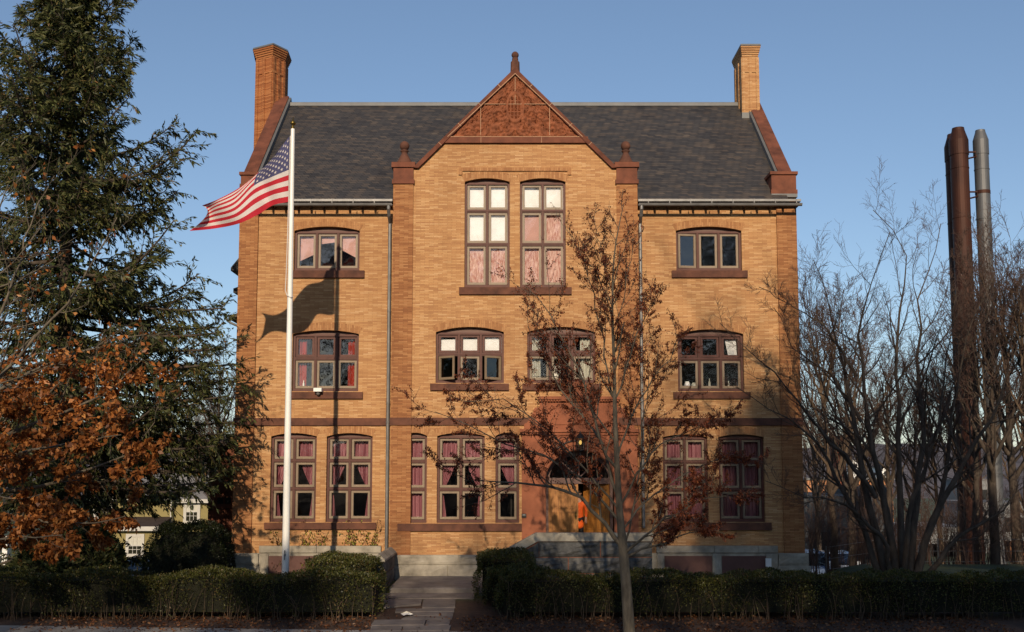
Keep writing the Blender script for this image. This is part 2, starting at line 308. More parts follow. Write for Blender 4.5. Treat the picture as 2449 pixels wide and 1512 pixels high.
# ---------------------------------------------------------------- ground
def sstep(a, b, x): t = np.clip((x-a)/(b-a), 0, 1); return t*t*(3-2*t)
YL = [-400, -60, -36, -33, -27, -24.6, -24.4, -13.3, -13.1, -9.5, -3.7, -1, 0, 3, 12, 25, 60, 150, 500, 4000]
ZL = [24, 5.2, 1.7, 1.6, -.3, -.46, -.62, -.62, -.48, -.43, -.136, -.03, -.08, -.5, -2.0, -2.9, -4, -8, -10, -10]
YR = [-400, -60, -36, -33, -27, -24.6, -24.4, -13.3, -13.1, -9.5, -3.7, 0, 8, 11, 22, 30, 60, 150, 500, 4000]
ZR = [24, 5.2, 1.7, 1.6, -.3, -.46, -.62, -.62, -.48, -.43, -.136, -.12, -.42, -.5, -2.9, -3, -4, -8, -10, -10]
def gz(x, y):
    b = sstep(10.5, 15, np.asarray(x, float)); return np.interp(y, YL, ZL)*(1-b)+np.interp(y, YR, ZR)*b
xs = np.unique(np.r_[np.linspace(-34, 34, 137), np.linspace(-160, -34, 30), np.linspace(34, 160, 30), [-2200, -900, -350, 350, 900, 2200]])
ys = np.unique(np.r_[np.linspace(-27, 30, 191), np.linspace(-60, -27, 20), np.linspace(30, 160, 40), [-400, -150, 250, 500, 1000, 2500]])
X, Yg = np.meshgrid(xs, ys, indexing='ij'); Z = gz(X, Yg)
rg = np.random.default_rng(5); Z = Z+rg.normal(size=Z.shape)*.012*(np.abs(Yg) < 30)
nx, ny = X.shape; i, j = np.meshgrid(np.arange(nx-1), np.arange(ny-1), indexing='ij'); a = i*ny+j
m, n, b = nmat('soil_and_lawn'); s = N(n, 'ShaderNodeSeparateXYZ'); v = tc(n); n.links.new(v, s.inputs[0])
g1 = ramp(n, [(.3, (.022, .030, .008)), (.7, (.05, .062, .016))]); n.links.new(noise(n, v, 1.2, 8).outputs['Fac'], g1.inputs[0])
g2 = ramp(n, [(.3, (.035, .018, .011)), (.7, (.085, .042, .024))]); n.links.new(noise(n, v, 7, 8).outputs['Fac'], g2.inputs[0])
mr = N(n, 'ShaderNodeMapRange'); mr.inputs[1].default_value = -5.2; mr.inputs[2].default_value = -4.2; n.links.new(s.outputs[1], mr.inputs[0])
mx = N(n, 'ShaderNodeMix', data_type='RGBA'); n.links.new(mr.outputs[0], mx.inputs['Factor']); n.links.new(g2.outputs[0], mx.inputs[6]); n.links.new(g1.outputs[0], mx.inputs[7])
n.links.new(mx.outputs[2], b.inputs['Base Color']); b.inputs['Roughness'].default_value = 1; bump(n, b, noise(n, v, 25).outputs['Fac'], .6, .03)
tag(mesh_np('ground', np.stack([X, Yg, Z], -1).reshape(-1, 3), np.stack([a, a+ny, a+ny+1, a+1], -1).reshape(-1, 4), m, None, True), kind='structure')
tag(MB().quad((-300, -24.3, -.58), (300, -24.3, -.58), (300, -13.35, -.58), (-300, -13.35, -.58)).build('road', mt['asphalt']), kind='structure')
mb = MB(); A = gp(-200, 1494, .02); B = gp(905, 1509, .02); dirx = (B[1]-A[1])/(B[0]-A[0])
x = -60.
while x < 60:      # pavement slabs 1.6 m long with joints, front edge turned as in the photo
    x1 = x+1.58; y0, y1 = A[1]+dirx*(x-A[0]), A[1]+dirx*(x1-A[0]); z = lambda yy: .0515+.0507*yy+.03
    mb.add([(x, y0, z(y0)), (x1, y1, z(y1)), (x1, y1-1.6, z(y1)-.03), (x, y0-1.6, z(y0)-.03), (x, y0, z(y0)-.12), (x1, y1, z(y1)-.12), (x1, y1-1.6, z(y1)-.12), (x, y0-1.6, z(y0)-.12)],
           [(0, 3, 2, 1), (0, 1, 5, 4), (1, 2, 6, 5), (2, 3, 7, 6), (3, 0, 4, 7)]); x += 1.6
tag(mb.build('sidewalk', mt['concrete']), kind='structure')
# flagstone path traced row by row (photo px)
def zp(zx, zy): return ((zx/4.042+1400)/1.603, (zy/4.042+2050)/1.603)
rows = [[(225, 905, 1690, 905, 1690, 978, 205, 985)], [(290, 998, 885, 998, 862, 1065, 275, 1125), (905, 998, 1400, 990, 1395, 1122, 300, 1130, ), ],
        [(480, 1145, 785, 1142, 770, 1190, 465, 1190), (810, 1145, 1385, 1135, 1378, 1185, 700, 1188)],
        [(690, 1196, 1370, 1192, 1362, 1242, 690, 1248)], [(640, 1258, 1362, 1250, 1340, 1305, 560, 1305)],
        [(150, 1318, 945, 1310, 915, 1392, 85, 1402), (965, 1310, 1330, 1312, 1300, 1392, 932, 1394)],
        [(105, 1412, 575, 1408, 560, 1484, 65, 1490), (590, 1408, 1330, 1400, 1300, 1478, 578, 1484)],
        [(30, 1498, 700, 1492, 690, 1580, -20, 1590), (715, 1490, 1310, 1486, 1290, 1576, 705, 1580)],
        [(-30, 1600, 480, 1592, 470, 1700, -60, 1710), (490, 1590, 1290, 1586, 1280, 1700, 480, 1704)]]
rows[1][1] = (905, 998, 1400, 990, 1395, 1122, 880, 1126)
mb = MB(); rr = random.Random(3)
for row in rows:
    for q in row:
        li = rr.uniform(.03, .055); c = [gp(*zp(q[k], q[k+1]), li) for k in (0, 2, 4, 6)]
        mb.add(c+[(p[0], p[1], p[2]-.12) for p in c], [(3, 2, 1, 0), (0, 1, 5, 4), (1, 2, 6, 5), (2, 3, 7, 6), (3, 0, 4, 7)])
tag(mb.build('path', mt['flagst']), kind='structure')
# far wooded hills
def ridge(name, y0, dep, zfun, seed):
    r = np.random.default_rng(seed); X = np.linspace(-1400, 1400, 420); n = 14; V = []
    ph = r.random(8)*6
    for k in range(n):
        t = k/(n-1); zz = np.array([zfun(x) for x in X])+sum(3.2/(q+1)*np.sin(X*.011*(q+1)*1.37+ph[q]) for q in range(6))+r.normal(size=len(X))*1.1
        V.append(np.stack([X, np.full_like(X, y0+t*dep), -12+(zz+12)*np.sin(t*math.pi/2)], -1))
    V = np.stack(V, 1); i, j = np.meshgrid(np.arange(len(X)-1), np.arange(n-1), indexing='ij'); a = i*n+j
    tag(mesh_np(name, V.reshape(-1, 3), np.stack([a, a+n, a+n+1, a+1], -1).reshape(-1, 4), mt['hill'], None, True), kind='structure')
ridge('hill', 500, 700, lambda x: 30+(x < 0)*min(12, -x*.03), 2)

# ================================================================ the brick building
YW, YC, YB, YP = .30, .22, .06, .0       # wing walls, corner piers, middle bay wall, bay piers
bld = tag(empty('brick_building', (0, 3, -.1)), 'large tan brick building with brown stone trim, slate roof and carved centre gable', 'building')
XL, XR = wx(572, 560, YC), wx(1904, 490, YC)
xlp, xrp = wx(617, 560, YC), wx(1857, 500, YC)                 # inner edges of corner piers
bl0, bl1, br0, br1 = wx(940, 500, YP), wx(988, 500, YP), wx(1475, 500, YP), wx(1525, 500, YP)
ZB = -3.2; ZE = wz(478, -.15)                                   # wall foot, eave
YE, YRG = -.15, 5.7; ZR_ = wz(248, YRG); YBK = 2*YRG-YE
slope = (ZR_-ZE)/(YRG-YE)
FL = [wz(1290, YW), wz(985, YW), wz(690, YW), wz(497, YW)]     # storey levels

def arc(x0, x1, zs, za, n=14):          # segmental arch from spring to apex and back
    h, c = za-zs, (x1-x0)/2; r = (c*c+h*h)/(2*h); cx, cz = (x0+x1)/2, za-r; a = math.asin(min(1, c/r))
    return [(cx+r*math.sin(-a+2*a*k/n), cz+r*math.cos(-a+2*a*k/n)) for k in range(n+1)]
def ell(x0, x1, zs, za, n=24):
    cx, rx = (x0+x1)/2, (x1-x0)/2; return [(cx-rx*math.cos(math.pi*k/n), zs+(za-zs)*math.sin(math.pi*k/n)) for k in range(n+1)]
def wall(name, x0, x1, z0, z1, Y, ops, m, parent, deep=.30, y_in=None):
    mb = MB(); cx = sorted({x0, x1} | {o['x0'] for o in ops} | {o['x1'] for o in ops}); cz = sorted({z0, z1} | {o['zb'] for o in ops} | {o['za'] for o in ops})
    for a, b_ in zip(cx, cx[1:]):
        for c, d in zip(cz, cz[1:]):
            mxx, mzz = (a+b_)/2, (c+d)/2
            if any(o['x0'] < mxx < o['x1'] and o['zb'] < mzz < o['za'] for o in ops): continue
            mb.quad((a, Y, c), (b_, Y, c), (b_, Y, d), (a, Y, d))
    for o in ops:
        P = o['arc']; D = o.get('deep', deep)
        for p, q in zip(P, P[1:]):
            mb.quad((p[0], Y, p[1]), (q[0], Y, q[1]), (q[0], Y, o['za']), (p[0], Y, o['za']))
            mb.quad((p[0], Y, p[1]), (p[0], Y+D, p[1]), (q[0], Y+D, q[1]), (q[0], Y, q[1]))
        for xx in (o['x0'], o['x1']): mb.quad((xx, Y, o['zb']), (xx, Y+D, o['zb']), (xx, Y+D, o['zs']), (xx, Y, o['zs']))
        mb.quad((o['x0'], Y, o['zb']), (o['x1'], Y, o['zb']), (o['x1'], Y+D, o['zb']), (o['x0'], Y+D, o['zb']))
    return mb.build(name, m, parent)

WIN = {}      # key: (x0, x1, apex, spring, bottom, columns, transoms, wall plane)
def W(key, x0, x1, ap, sp, bt, cols, trs, Y):
    ym = (sp+bt)/2; X0, X1 = wx(x0, ym, Y), wx(x1, ym, Y); zs, za, zb = wz(sp, Y), wz(ap, Y), wz(bt, Y)
    WIN[key] = dict(x0=X0, x1=X1, zs=zs, za=za, zb=zb, arc=arc(X0, X1, zs, za), cols=cols, trs=[wz(t, Y) for t in trs], Y=Y)
W('top left', 703, 860, 542, 552, 647, 3, [], YW); W('top right', 1617, 1774, 542, 552, 647, 3, [], YW)
W('mid left', 699, 857.6, 790, 799, 936, 3, [857], YW); W('mid right', 1621, 1779, 788, 799, 936, 3, [858], YW)
W('mid centre left', 1042, 1205, 782, 794.6, 916, 3, [847], YB); W('mid centre right', 1261, 1424, 782, 794.6, 916, 3, [847], YB)
W('tall left', 1111, 1219, 426.6, 435, 687, 2, [502.8, 583], YB); W('tall right', 1243.5, 1353, 426.6, 435, 687, 2, [502.8, 583], YB)
W('low left outer', 646.5, 756, 1036, 1044, 1249, 2, [1102, 1169.7], YW); W('low left inner', 780, 890, 1036, 1044, 1249, 2, [1102, 1169.7], YW)
W('bay narrow left', 964, 1020.7, 1035, 1043, 1251, 1, [1104, 1171], YB); W('bay double', 1045, 1159, 1035, 1043, 1251, 2, [1104, 1171], YB)
W('bay narrow right', 1185, 1241.6, 1035, 1043, 1251, 1, [1104, 1171], YB)
W('low right inner', 1586, 1693.5, 1039, 1046, 1249, 2, [1105, 1172], YW); W('low right outer', 1719.5, 1829, 1039, 1046, 1249, 2, [1105, 1172], YW)
# doorway
dx0, dx1 = wx(1305, 1200, YB), wx(1468, 1200, YB); dzs, dza, dzb = wz(1150, YB), wz(1078, YB), .98
DOOR = dict(x0=dx0, x1=dx1, zs=dzs, za=dza, zb=dzb, arc=ell(dx0, dx1, dzs, dza), deep=.75)
zc = wz(401, YB)
wall('front_wall', xlp-.02, bl0+.02, ZB, ZE+.25, YW, [WIN[k] for k in ('top left', 'mid left', 'low left outer', 'low left inner')], mt['brick'], bld)
wall('front_wall', br1-.02, xrp+.02, ZB, ZE+.25, YW, [WIN[k] for k in ('top right', 'mid right', 'low right inner', 'low right outer')], mt['brick'], bld)
ob = wall('bay_wall', bl1-.02, br0+.02, ZB, zc, YB, [WIN[k] for k in ('tall left', 'tall right', 'mid centre left', 'mid centre right', 'bay narrow left', 'bay double', 'bay narrow right')]+[DOOR], mt['brick'], bld)
zg = wz(343.6, YB)
mb = MB(); mb.prism([(bl1-.02, zc), (br0+.02, zc), (wx(1414, 343, YB), zg), (wx(1053, 343, YB), zg)], YB, YB+.35); mb.build('gable_wall', mt['brick'], bld)
# piers
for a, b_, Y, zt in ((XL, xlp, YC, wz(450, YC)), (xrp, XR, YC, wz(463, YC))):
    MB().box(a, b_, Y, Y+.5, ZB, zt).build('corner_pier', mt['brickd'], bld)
zpc = wz(440, YP)
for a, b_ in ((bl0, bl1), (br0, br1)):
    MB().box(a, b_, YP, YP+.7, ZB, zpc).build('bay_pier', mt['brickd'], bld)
# side and back walls
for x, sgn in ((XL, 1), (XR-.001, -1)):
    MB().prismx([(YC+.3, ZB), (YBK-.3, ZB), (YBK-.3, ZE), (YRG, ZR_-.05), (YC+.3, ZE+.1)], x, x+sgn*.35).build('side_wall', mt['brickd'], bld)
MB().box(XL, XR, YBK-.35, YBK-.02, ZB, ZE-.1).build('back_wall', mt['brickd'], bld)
# dim rooms behind the windows
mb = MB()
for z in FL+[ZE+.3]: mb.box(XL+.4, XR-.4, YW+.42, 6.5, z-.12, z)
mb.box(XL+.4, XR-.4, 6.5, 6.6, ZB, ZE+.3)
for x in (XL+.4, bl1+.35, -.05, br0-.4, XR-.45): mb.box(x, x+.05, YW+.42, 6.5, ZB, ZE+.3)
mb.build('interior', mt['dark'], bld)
# roof: two slopes, cut for nothing: the cross gable stands in front of it
t = .12
mb = MB(); xa, xb = wx(652, 350, 3)-.0, wx(1868, 350, 3)
xa, xb = XL+.34, XR-.34
ycut = YP+.72; zcut = ZE+slope*(ycut-YE)
mb.prismx([(YE, ZE), (ycut, zcut), (ycut, zcut-t), (YE, ZE-t*.6)], xa, bl0-.003); mb.prismx([(YE, ZE), (ycut, zcut), (ycut, zcut-t), (YE, ZE-t*.6)], br1+.003, xb)
mb.prismx([(ycut, zcut), (YRG, ZR_), (YBK, ZE), (YBK, ZE-t), (YRG, ZR_-t), (ycut, zcut-t)], xa, xb)
roof = mb.build('roof', mt['slate'], bld)
MB().prismx([(YRG-.22, ZR_-.16), (YRG-.2, ZR_-.02), (YRG, ZR_+.06), (YRG+.2, ZR_-.02), (YRG+.22, ZR_-.16)], xa, xb).build('ridge_cap', mt['zinc'], roof)
# cross gable roof behind the carved front
xg, za_ = (bl1+br0)/2, wz(176, YB); zlow = wz(405, YB)-.05
yj = YE+(za_-ZE)/slope
gl, gr = bl1+.08, br0-.08
mb = MB(); q = YE+(zlow-ZE)/slope
mb.add([(xg, YB+.33, za_-.08), (xg, yj+.6, za_-.08), (gl, q+.6, zlow-.08), (gl, YB+.33, zlow-.08), (gr, YB+.33, zlow-.08), (gr, q+.6, zlow-.08)], [(0, 1, 2, 3), (0, 4, 5, 1)])
mb.quad((gl, YB+.4, ZE-.2), (gl, q+.6, ZE-.2), (gl, q+.6, zlow-.08), (gl, YB+.4, zlow-.08)); mb.quad((gr, YB+.4, ZE-.2), (gr, q+.6, ZE-.2), (gr, q+.6, zlow-.08), (gr, YB+.4, zlow-.08))
mb.build('gable_roof', mt['slate'], bld)
# carved gable: band, copings, relief
b0, b1 = wx(1053, 336, YB), wx(1414, 336, YB); zb0, zb1 = wz(343.6, YB), wz(329, YB)
gx, gz_ = wx(1232, 177, YB), wz(177, YB)
MB().box(b0+.12, b1-.12, YB-.10, YB+.4, zb0, zb1).build('gable_band', mt['stone'], bld)
mj = MB()
for px in (1088-16, 1162-.5, 1163+170-46, 1413-20): pass
def P2(px, py, Y=YB): return (wx(px, py, Y), wz(py, Y))
for sgn, lab in ((-1, 'l'), (1, 'r')):
    f = lambda px: 1232+sgn*(1232-px) if sgn > 0 else px
    o0, o1, i1, i0 = P2(1232, 165), P2(f(988), 403), P2(f(1001), 404), P2(1232, 178.5)
    MB().prism([o0, o1, i1, i0], YB-.13, YB+.42).build('gable_coping', mt['coping'], bld)
    cj = MB()
    for t_ in (.17, .36, .56, .75):
        oa = Vector((o0[0]+(o1[0]-o0[0])*t_, o0[1]+(o1[1]-o0[1])*t_)); d_ = Vector((o1[0]-o0[0], o1[1]-o0[1])).normalized(); n_ = Vector((-sgn*-d_.y*-1, 0)); pn_ = Vector((d_.y*sgn, -d_.x*sgn)); pn_ = pn_ if pn_.y < 0 else -pn_
        q_ = oa+pn_*.145; e2 = d_*.009; cj.prism([tuple(oa-e2), tuple(oa+e2), tuple(q_+e2), tuple(q_-e2)], YB-.134, YB-.12)
    cj.build('mortar_line', mt['mortar'], bpy.data.objects[[o.name for o in bld.children if o.name.startswith('gable_coping')][-1]])
tri = [P2(1070, 329), P2(1394, 329), P2(1232, 178)]
r = np.random.default_rng(8); nxg, nzg = 150, 76
tx = np.linspace(tri[0][0], tri[1][0], nxg); tz = np.linspace(0, 1, nzg); zb_, zt_ = tri[0][1], tri[2][1]
cxm = tri[2][0]; half = (tri[1][0]-tri[0][0])/2
V = np.zeros((nxg, nzg, 3))
for k, t_ in enumerate(tz):
    z = zb_+(zt_-zb_)*t_; hw = half*(1-t_); V[:, k, 0] = cxm+np.linspace(-hw, hw, nxg); V[:, k, 2] = z
xx, zz = V[:, :, 0]-cxm, V[:, :, 2]-zb_; ax = np.abs(xx)
h = .02*np.sin(ax*31+6*np.sin(zz*7))*np.sin(zz*27+5*np.sin(ax*6))+.012*np.sin(ax*70+zz*20)*np.cos(zz*63-ax*11)
def scroll(h, cx, cz, R, k, turn):
    d = np.hypot(ax-cx, zz-cz); a = np.arctan2(zz-cz, ax-cx)
    sw = .5+.5*np.cos(2*math.pi*d/R*1.7-turn*a*1.0); lob = .5+.5*np.cos(9*a+d*14*turn)
    m_ = np.clip(1.25-d/R, 0, 1)**.5; m_[d > R] = 0
    return h*(1-m_*.6)+m_*(.055*sw+.04*lob*(d > R*.55)-.02)
H = zt_-zb_
for cx, cz, R, tn in ((.62, .16*H*1.6, .42, 1), (.52, .36*H, .3, -1), (1.22, .14*H, .36, -1), (1.6, .08*H, .22, 1), (.3, .12*H, .27, -1), (.42, .58*H, .2, 1), (.22, .75*H, .17, -1), (.85, .33*H, .2, 1)):
    h = scroll(h, cx, cz, R, .06, tn)
ov = (xx/.235)**2+((zz-.47*H)/.42)**2
h *= 1.5; q_ = np.sin(ax*43+4*np.sin(zz*19))*np.sin(zz*51+4*np.sin(ax*23))*(.5+.5*np.sin(ax*9+zz*13)); h = np.where(q_ > .42, h-.11, h)
h = np.where(ov < 1.75, .07, h)
lat = (np.mod(xx/.118+.5, 1) > .42) & (np.mod((zz-.47*H)/.128+.5, 1) > .42)
h = np.where(ov < 1, np.where(lat, -.09, .045), h)
edge = np.minimum(np.minimum(1-ax/(half*(1-zz/H)+1e-6), zz/.06), 1); h *= np.clip(edge*8, 0, 1)
V[:, :, 1] = YB-.03-h
i, j = np.meshgrid(np.arange(nxg-1), np.arange(nzg-1), indexing='ij'); a = i*nzg+j
gp_ = mesh_np('carved_panel', V.reshape(-1, 3), np.stack([a, a+nzg, a+nzg+1, a+1], -1).reshape(-1, 4), mt['carve'], bld)
mb = MB(); e = .009; yj0, yj1 = YB-.085, YB+.02
zq = wz(251, YB); hq = half*(1-(zq-zb_)/H)
mb.box(cxm-e, cxm+e, yj0, yj1, zq, zt_-.1); mb.box(cxm-hq, cxm+hq, yj0-.002, yj1, zq-e, zq+e)
for sg in (-1, 1):
    xv = cxm+sg*1.16; mb.box(xv-e, xv+e, yj0, yj1, zb_, zq-e-.02)
mb.box(b0+.2, b1-.2, YB-.104, YB, zb_-e, zb_+e)
for u in (.27, .67): xx_ = b0+(b1-b0)*u; mb.box(xx_-e*.8, xx_+e*.8, YB-.105, YB, zb0, zb_-e)
mb.build('mortar_line', mt['mortar'], gp_)
for sg in (-1, 1):      # light joint along the copings
    p0, p1 = P2(1232, 178.5), P2(1232+sg*162, 330); MB().prism([p0, p1, (p1[0]-sg*.03, p1[1]), (p0[0], p0[1]-.03)], YB-.138, YB).build('mortar_line', mt['mortar'], gp_)
def ball_finial(name, c, prof, n=14): return MB().lathe(c, prof, n).build(name, mt['stoned'], bld, True)
zf = wz(168, YB)
def ballprof(r, z): return [(r*math.sin(math.pi*k/8)+.002, z-r*math.cos(math.pi*k/8)) for k in range(9)]
MB().lathe((gx, YB+.12, zf-.05), [(.16, 0), (.15, .38), (.11, .42), (.10, .52)]+ballprof(.125, .62), 8).build('apex_finial', mt['stoned'], bld)
for a, b_ in ((bl0, bl1), (br0, br1)):
    mb = MB(); z0, z1, z2 = zpc, wz(401, YP), wz(389, YP)
    mb.box(a-.04, b_+.04, YP-.06, YP+.76, z0, z0+.14); mb.box(a, b_, YP-.02, YP+.72, z0+.14, z1); mb.box(a-.06, b_+.06, YP-.08, YP+.78, z1, z2)
    cap = mb.build('pier_cap', mt['stone'], bld)
    cx, cy = (a+b_)/2, YP+.3
    MB().lathe((cx, cy, z2), [(.27, 0), (.25, .1), (.13, .33), (.1, .38), (.1, .44), (.14, .46), (.14, .5), (.09, .52)]+ballprof(.165, .66), 12).build('ball_finial', mt['stoned'], cap, True)
# corbel band over the tall windows
mb = MB(); cb0, cb1 = wx(1097, 406, YB), wx(1366, 406, YB)
mb.box(cb0, cb1, YB-.05, YB+.02, wz(410, YB), wz(402, YB))
for x in (cb0, cb1-.13): mb.box(x, x+.13, YB-.05, YB+.02, wz(419, YB), wz(410, YB))
mb.build('brick_band', mt['soldier'], bld)
# kneelers and gable-end copings
for sg, px0, px1, py0, py1 in ((-1, 576, 628, 450, 412), (1, 1845, 1904, 464, 411)):
    Y0 = YC-.06; x0, x1, z0, z1 = wx(px0, 430, Y0), wx(px1, 430, Y0), wz(py0, Y0), wz(py1, Y0); mb = MB()
    mb.box(x0-.03, x1+.03, Y0-.04, Y0+1.1, z0, z0+.14); mb.box(x0, x1, Y0, Y0+1.06, z0+.14, z1-.1); mb.box(x0-.05, x1+.05, Y0-.06, Y0+1.12, z1-.1, z1)
    k = mb.build('kneeler', mt['stone'], bld)
    MB().box(x0-.02, x1+.02, Y0-.05, Y0+.9, z0-.12, z0-.003).build('flashing', mt['zinc'], k)
    xo = XL if sg < 0 else XR; xi = xo-sg*.40
    yk = Y0+.7; zk = z1-.1; up = .30      # sloping coping from the kneeler to the ridge and down the back
    zs_ = lambda y: ZE+slope*(y-YE)
    prof = [(yk, zs_(yk)+up), (YRG, ZR_+up), (YBK-.3, ZE+up), (YBK-.3, ZE), (YRG, ZR_-.1), (yk, zs_(yk)-.1)]
    MB().prismx(prof, min(xo+sg*.06, xi), max(xo+sg*.06, xi)).build('end_coping', mt['coping'], bld)
    prof = [(yk+.1, zs_(yk+.1)+.24), (YRG, ZR_+.24), (YBK-.4, ZE+.2), (YBK-.4, ZE+.05), (YRG, ZR_), (yk+.1, zs_(yk+.1))]
    xf = xi-sg*.09; MB().prismx(prof, min(xf, xi), max(xf, xi)).build('flashing', mt['zinc'], roof)
# chimneys
def chimney(xy, ztop, zbase, cxy, mk='brick'):
    mb = MB(); zs = [(ztop-3.9-zbase) and zbase, ztop-1.02]
    def lay(g, z0, z1): mb.column([(cxy[0]+(x-cxy[0])*g, cxy[1]+(y-cxy[1])*g) for x, y in xy], z0, z1, 0, 1., cxy)
    lay(1., zbase, ztop-1.05); lay(1.05, ztop-1.05, ztop-.97); lay(1.0, ztop-.97, ztop-.42)
    for k in range(5): lay(1.035+.05*k, ztop-.42+.075*k, ztop-.42+.075*(k+1))
    # raised strips at the corners and mid faces
    n = len(xy)
    for q in range(n):
        p0, p1 = Vector(xy[q]), Vector(xy[(q+1) % n]); L = (p1-p0).length
        d = (p1-p0).normalized(); nn = Vector((d.y, -d.x))
        if nn.dot((p0+p1)/2-Vector(cxy)) < 0: nn = -nn
        for u0, u1 in ((0, .16), (.42, .58), (.84, 1)) if L > .5 else ((0, .2), (.8, 1)):
            a_, b2 = p0+d*L*u0, p0+d*L*u1; mb.column([tuple(a_-nn*.01), tuple(b2-nn*.01), tuple(b2+nn*.035), tuple(a_+nn*.035)], zbase, ztop-.44)
    c = mb.build('chimney', mt[mk], bld)
    m2 = MB(); m2.column([(cxy[0]+(x-cxy[0])*1.27, cxy[1]+(y-cxy[1])*1.27) for x, y in xy], ztop-.045, ztop+.03, 0, .97, cxy); m2.build('chimney_cap', mt['zinc'], c)
    return c
yl = 5.0; kx = lambda px, py: wx(px, py, yl)
x1_ = wx(652, 160, yl)
pl = [(x1_-.84, yl+.47), (x1_, yl), (x1_+.40, yl+.66), (x1_+.34, yl+1.55), (x1_-.5, yl+2.0), (x1_-1.0, yl+1.5)]
cc = (sum(p[0] for p in pl)/6, sum(p[1] for p in pl)/6)
pl = [(cc[0]+(x-cc[0])*.86, cc[1]+(y-cc[1])*.86) for x, y in pl]
chimney(pl, wz(106, yl), -2, cc, 'chim')
yr = 4.75; rx0, rx1 = wx(1776, 200, yr), wx(1814, 200, yr)
pr = [(rx0, yr), (rx1, yr), (rx1, yr+1.35), (rx0, yr+1.35)]
c = chimney(pr, wz(113, yr+.1), wz(300, yr), ((rx0+rx1)/2, yr+.67))
MB().box(rx0-.06, rx1+.05, yr-.06, yr+1.42, wz(286, yr)-.2, wz(263, yr)-.12).build('flashing', mt['zinc'], c)
# eaves, gutters, downspouts
for x0, x1 in ((xlp-.55, bl0-.005), (br1+.005, XR+.06)):
    g = MB(); pr = [(.07*math.cos(a_)-.27, .075*math.sin(a_)) for a_ in np.linspace(math.pi, 2*math.pi, 9)]
    zg_ = ZE-.17; vs = []
    pin = [(y*.0+(-.27)+(y+.27)*.86, z*.86+.004) for y, z in pr][::-1]
    g.prismx([(y, zg_+z) for y, z in pr+pin], x0, x1); g.tube([(x0, -.345, zg_+.005), (x1, -.345, zg_+.005)], .009, 6)
    gt = g.build('gutter', mt['metal'], bld)
    k = MB(); x = x0+.3
    while x < x1: k.box(x, x+.018, -.36, YE+.02, zg_+.01, zg_+.03); k.box(x, x+.022, -.365, -.335, zg_, ZE-.02); x += .70
    k.box(x0, x1, YE-.035, YE-.012, ZE-.055, ZE+.02); k.build('gutter_hanger', mt['metal'], gt)
    k = MB(); x = x0+.12
    while x < x1: k.box(x, x+.07, YE+.04, YW+.02, ZE-.20, ZE-.06); x += .43
    k.box(x0, x1, YE+.04, YW+.02, ZE-.058, ZE-.045)
    k.build('rafter_tail', mt['darkwood'], roof)
for px, x in ((932, bl0-.12), (1531, br1+.10)):
    zt = ZE-.2; zbt = wz(1318 if px < 1000 else 1262, YW)
    xb_ = wx(931 if px < 1000 else 1533, 1250, YW-.1)
    d = MB(); d.tube([(x, -.26, zt), (x, -.26, zt-.12), (x, -.1, zt-.32), (x, YW-.09, zt-.5), (x, YW-.09, zt-.7), (x, YW-.09, zbt)], .058, 12)
    for zz_ in (wz(745, YW), wz(965, YW), wz(1010, YW)): d.lathe((x, YW-.09, zz_-.03), [(.066, 0), (.066, .06)], 12)
    ds = d.build('downspout', mt['metal'], bld, False)
# belt course, plinth, basement boards
zb1_, zb2_ = wz(1018, YW), wz(1000, YW)
mb = MB(); mb.box(XL-.04, xlp, YC-.05, YC+.1, zb1_, zb2_); mb.box(xlp+.002, bl0-.002, YW-.07, YW+.1, zb1_, zb2_); mb.box(bl0-.02, bl1+.02, YP-.05, YP+.1, zb1_, zb2_)
mb.box(bl1+.022, wx(1287, 1010, YB), YB-.06, YB+.1, zb1_, zb2_); mb.box(wx(1483, 1010, YB), br0-.022, YB-.06, YB+.1, zb1_, zb2_)
mb.box(br0-.02, br1+.02, YP-.05, YP+.1, zb1_, zb2_); mb.box(br1+.022, xrp-.002, YW-.07, YW+.1, zb1_, zb2_); mb.box(xrp, XR+.04, YC-.05, YC+.1, zb1_, zb2_)
mb.build('belt_course', mt['stoned'], bld)
rs = np.random.default_rng(4)
def rock(mb, x0, x1, z0, z1, Y, amp=.045, nx=7, nz=5, back=.3, g=.015):      # one rock-faced block
    x0 += g; x1 -= g; z0 += g; z1 -= g; vs = []
    for k in range(nz+1):
        for q in range(nx+1):
            e_ = min(q, nx-q, k, nz-k); vs.append((x0+(x1-x0)*q/nx, Y-(amp*rs.uniform(.35, 1.15) if e_ > 0 else 0), z0+(z1-z0)*k/nz))
    fs = [(k*(nx+1)+q, k*(nx+1)+q+1, (k+1)*(nx+1)+q+1, (k+1)*(nx+1)+q) for k in range(nz) for q in range(nx)]
    mb.add(vs, fs); mb.quad((x0, Y, z1), (x1, Y, z1), (x1, Y+back, z1), (x0, Y+back, z1)); mb.quad((x0, Y, z0), (x0, Y, z1), (x0, Y+back, z1), (x0, Y+back, z0)); mb.quad((x1, Y, z0), (x1, Y, z1), (x1, Y+back, z1), (x1, Y+back, z0))
def course(mb, x0, x1, z0, z1, Y, L, amp=.045, skip=()):
    x = x0
    while x < x1-.05:
        q = min(x1, x+L*rs.uniform(.75, 1.25));  q = x1 if x1-q < L*.4 else q
        if not any(a_ < (x+q)/2 < b2 for a_, b2 in skip): rock(mb, x, q, z0, z1, Y, amp)
        x = q
def px2(a_, b2, y, Y): return (wx(a_, y, Y), wx(b2, y, Y))
mb = MB(); YQ = YW-.16; zu0, zu1 = wz(1322, YQ), wz(1306, YQ)
bw = [px2(642, 755, 1345, YQ), px2(777, 888, 1345, YQ), px2(1590, 1703, 1345, YQ), px2(1727, 1832, 1345, YQ)]
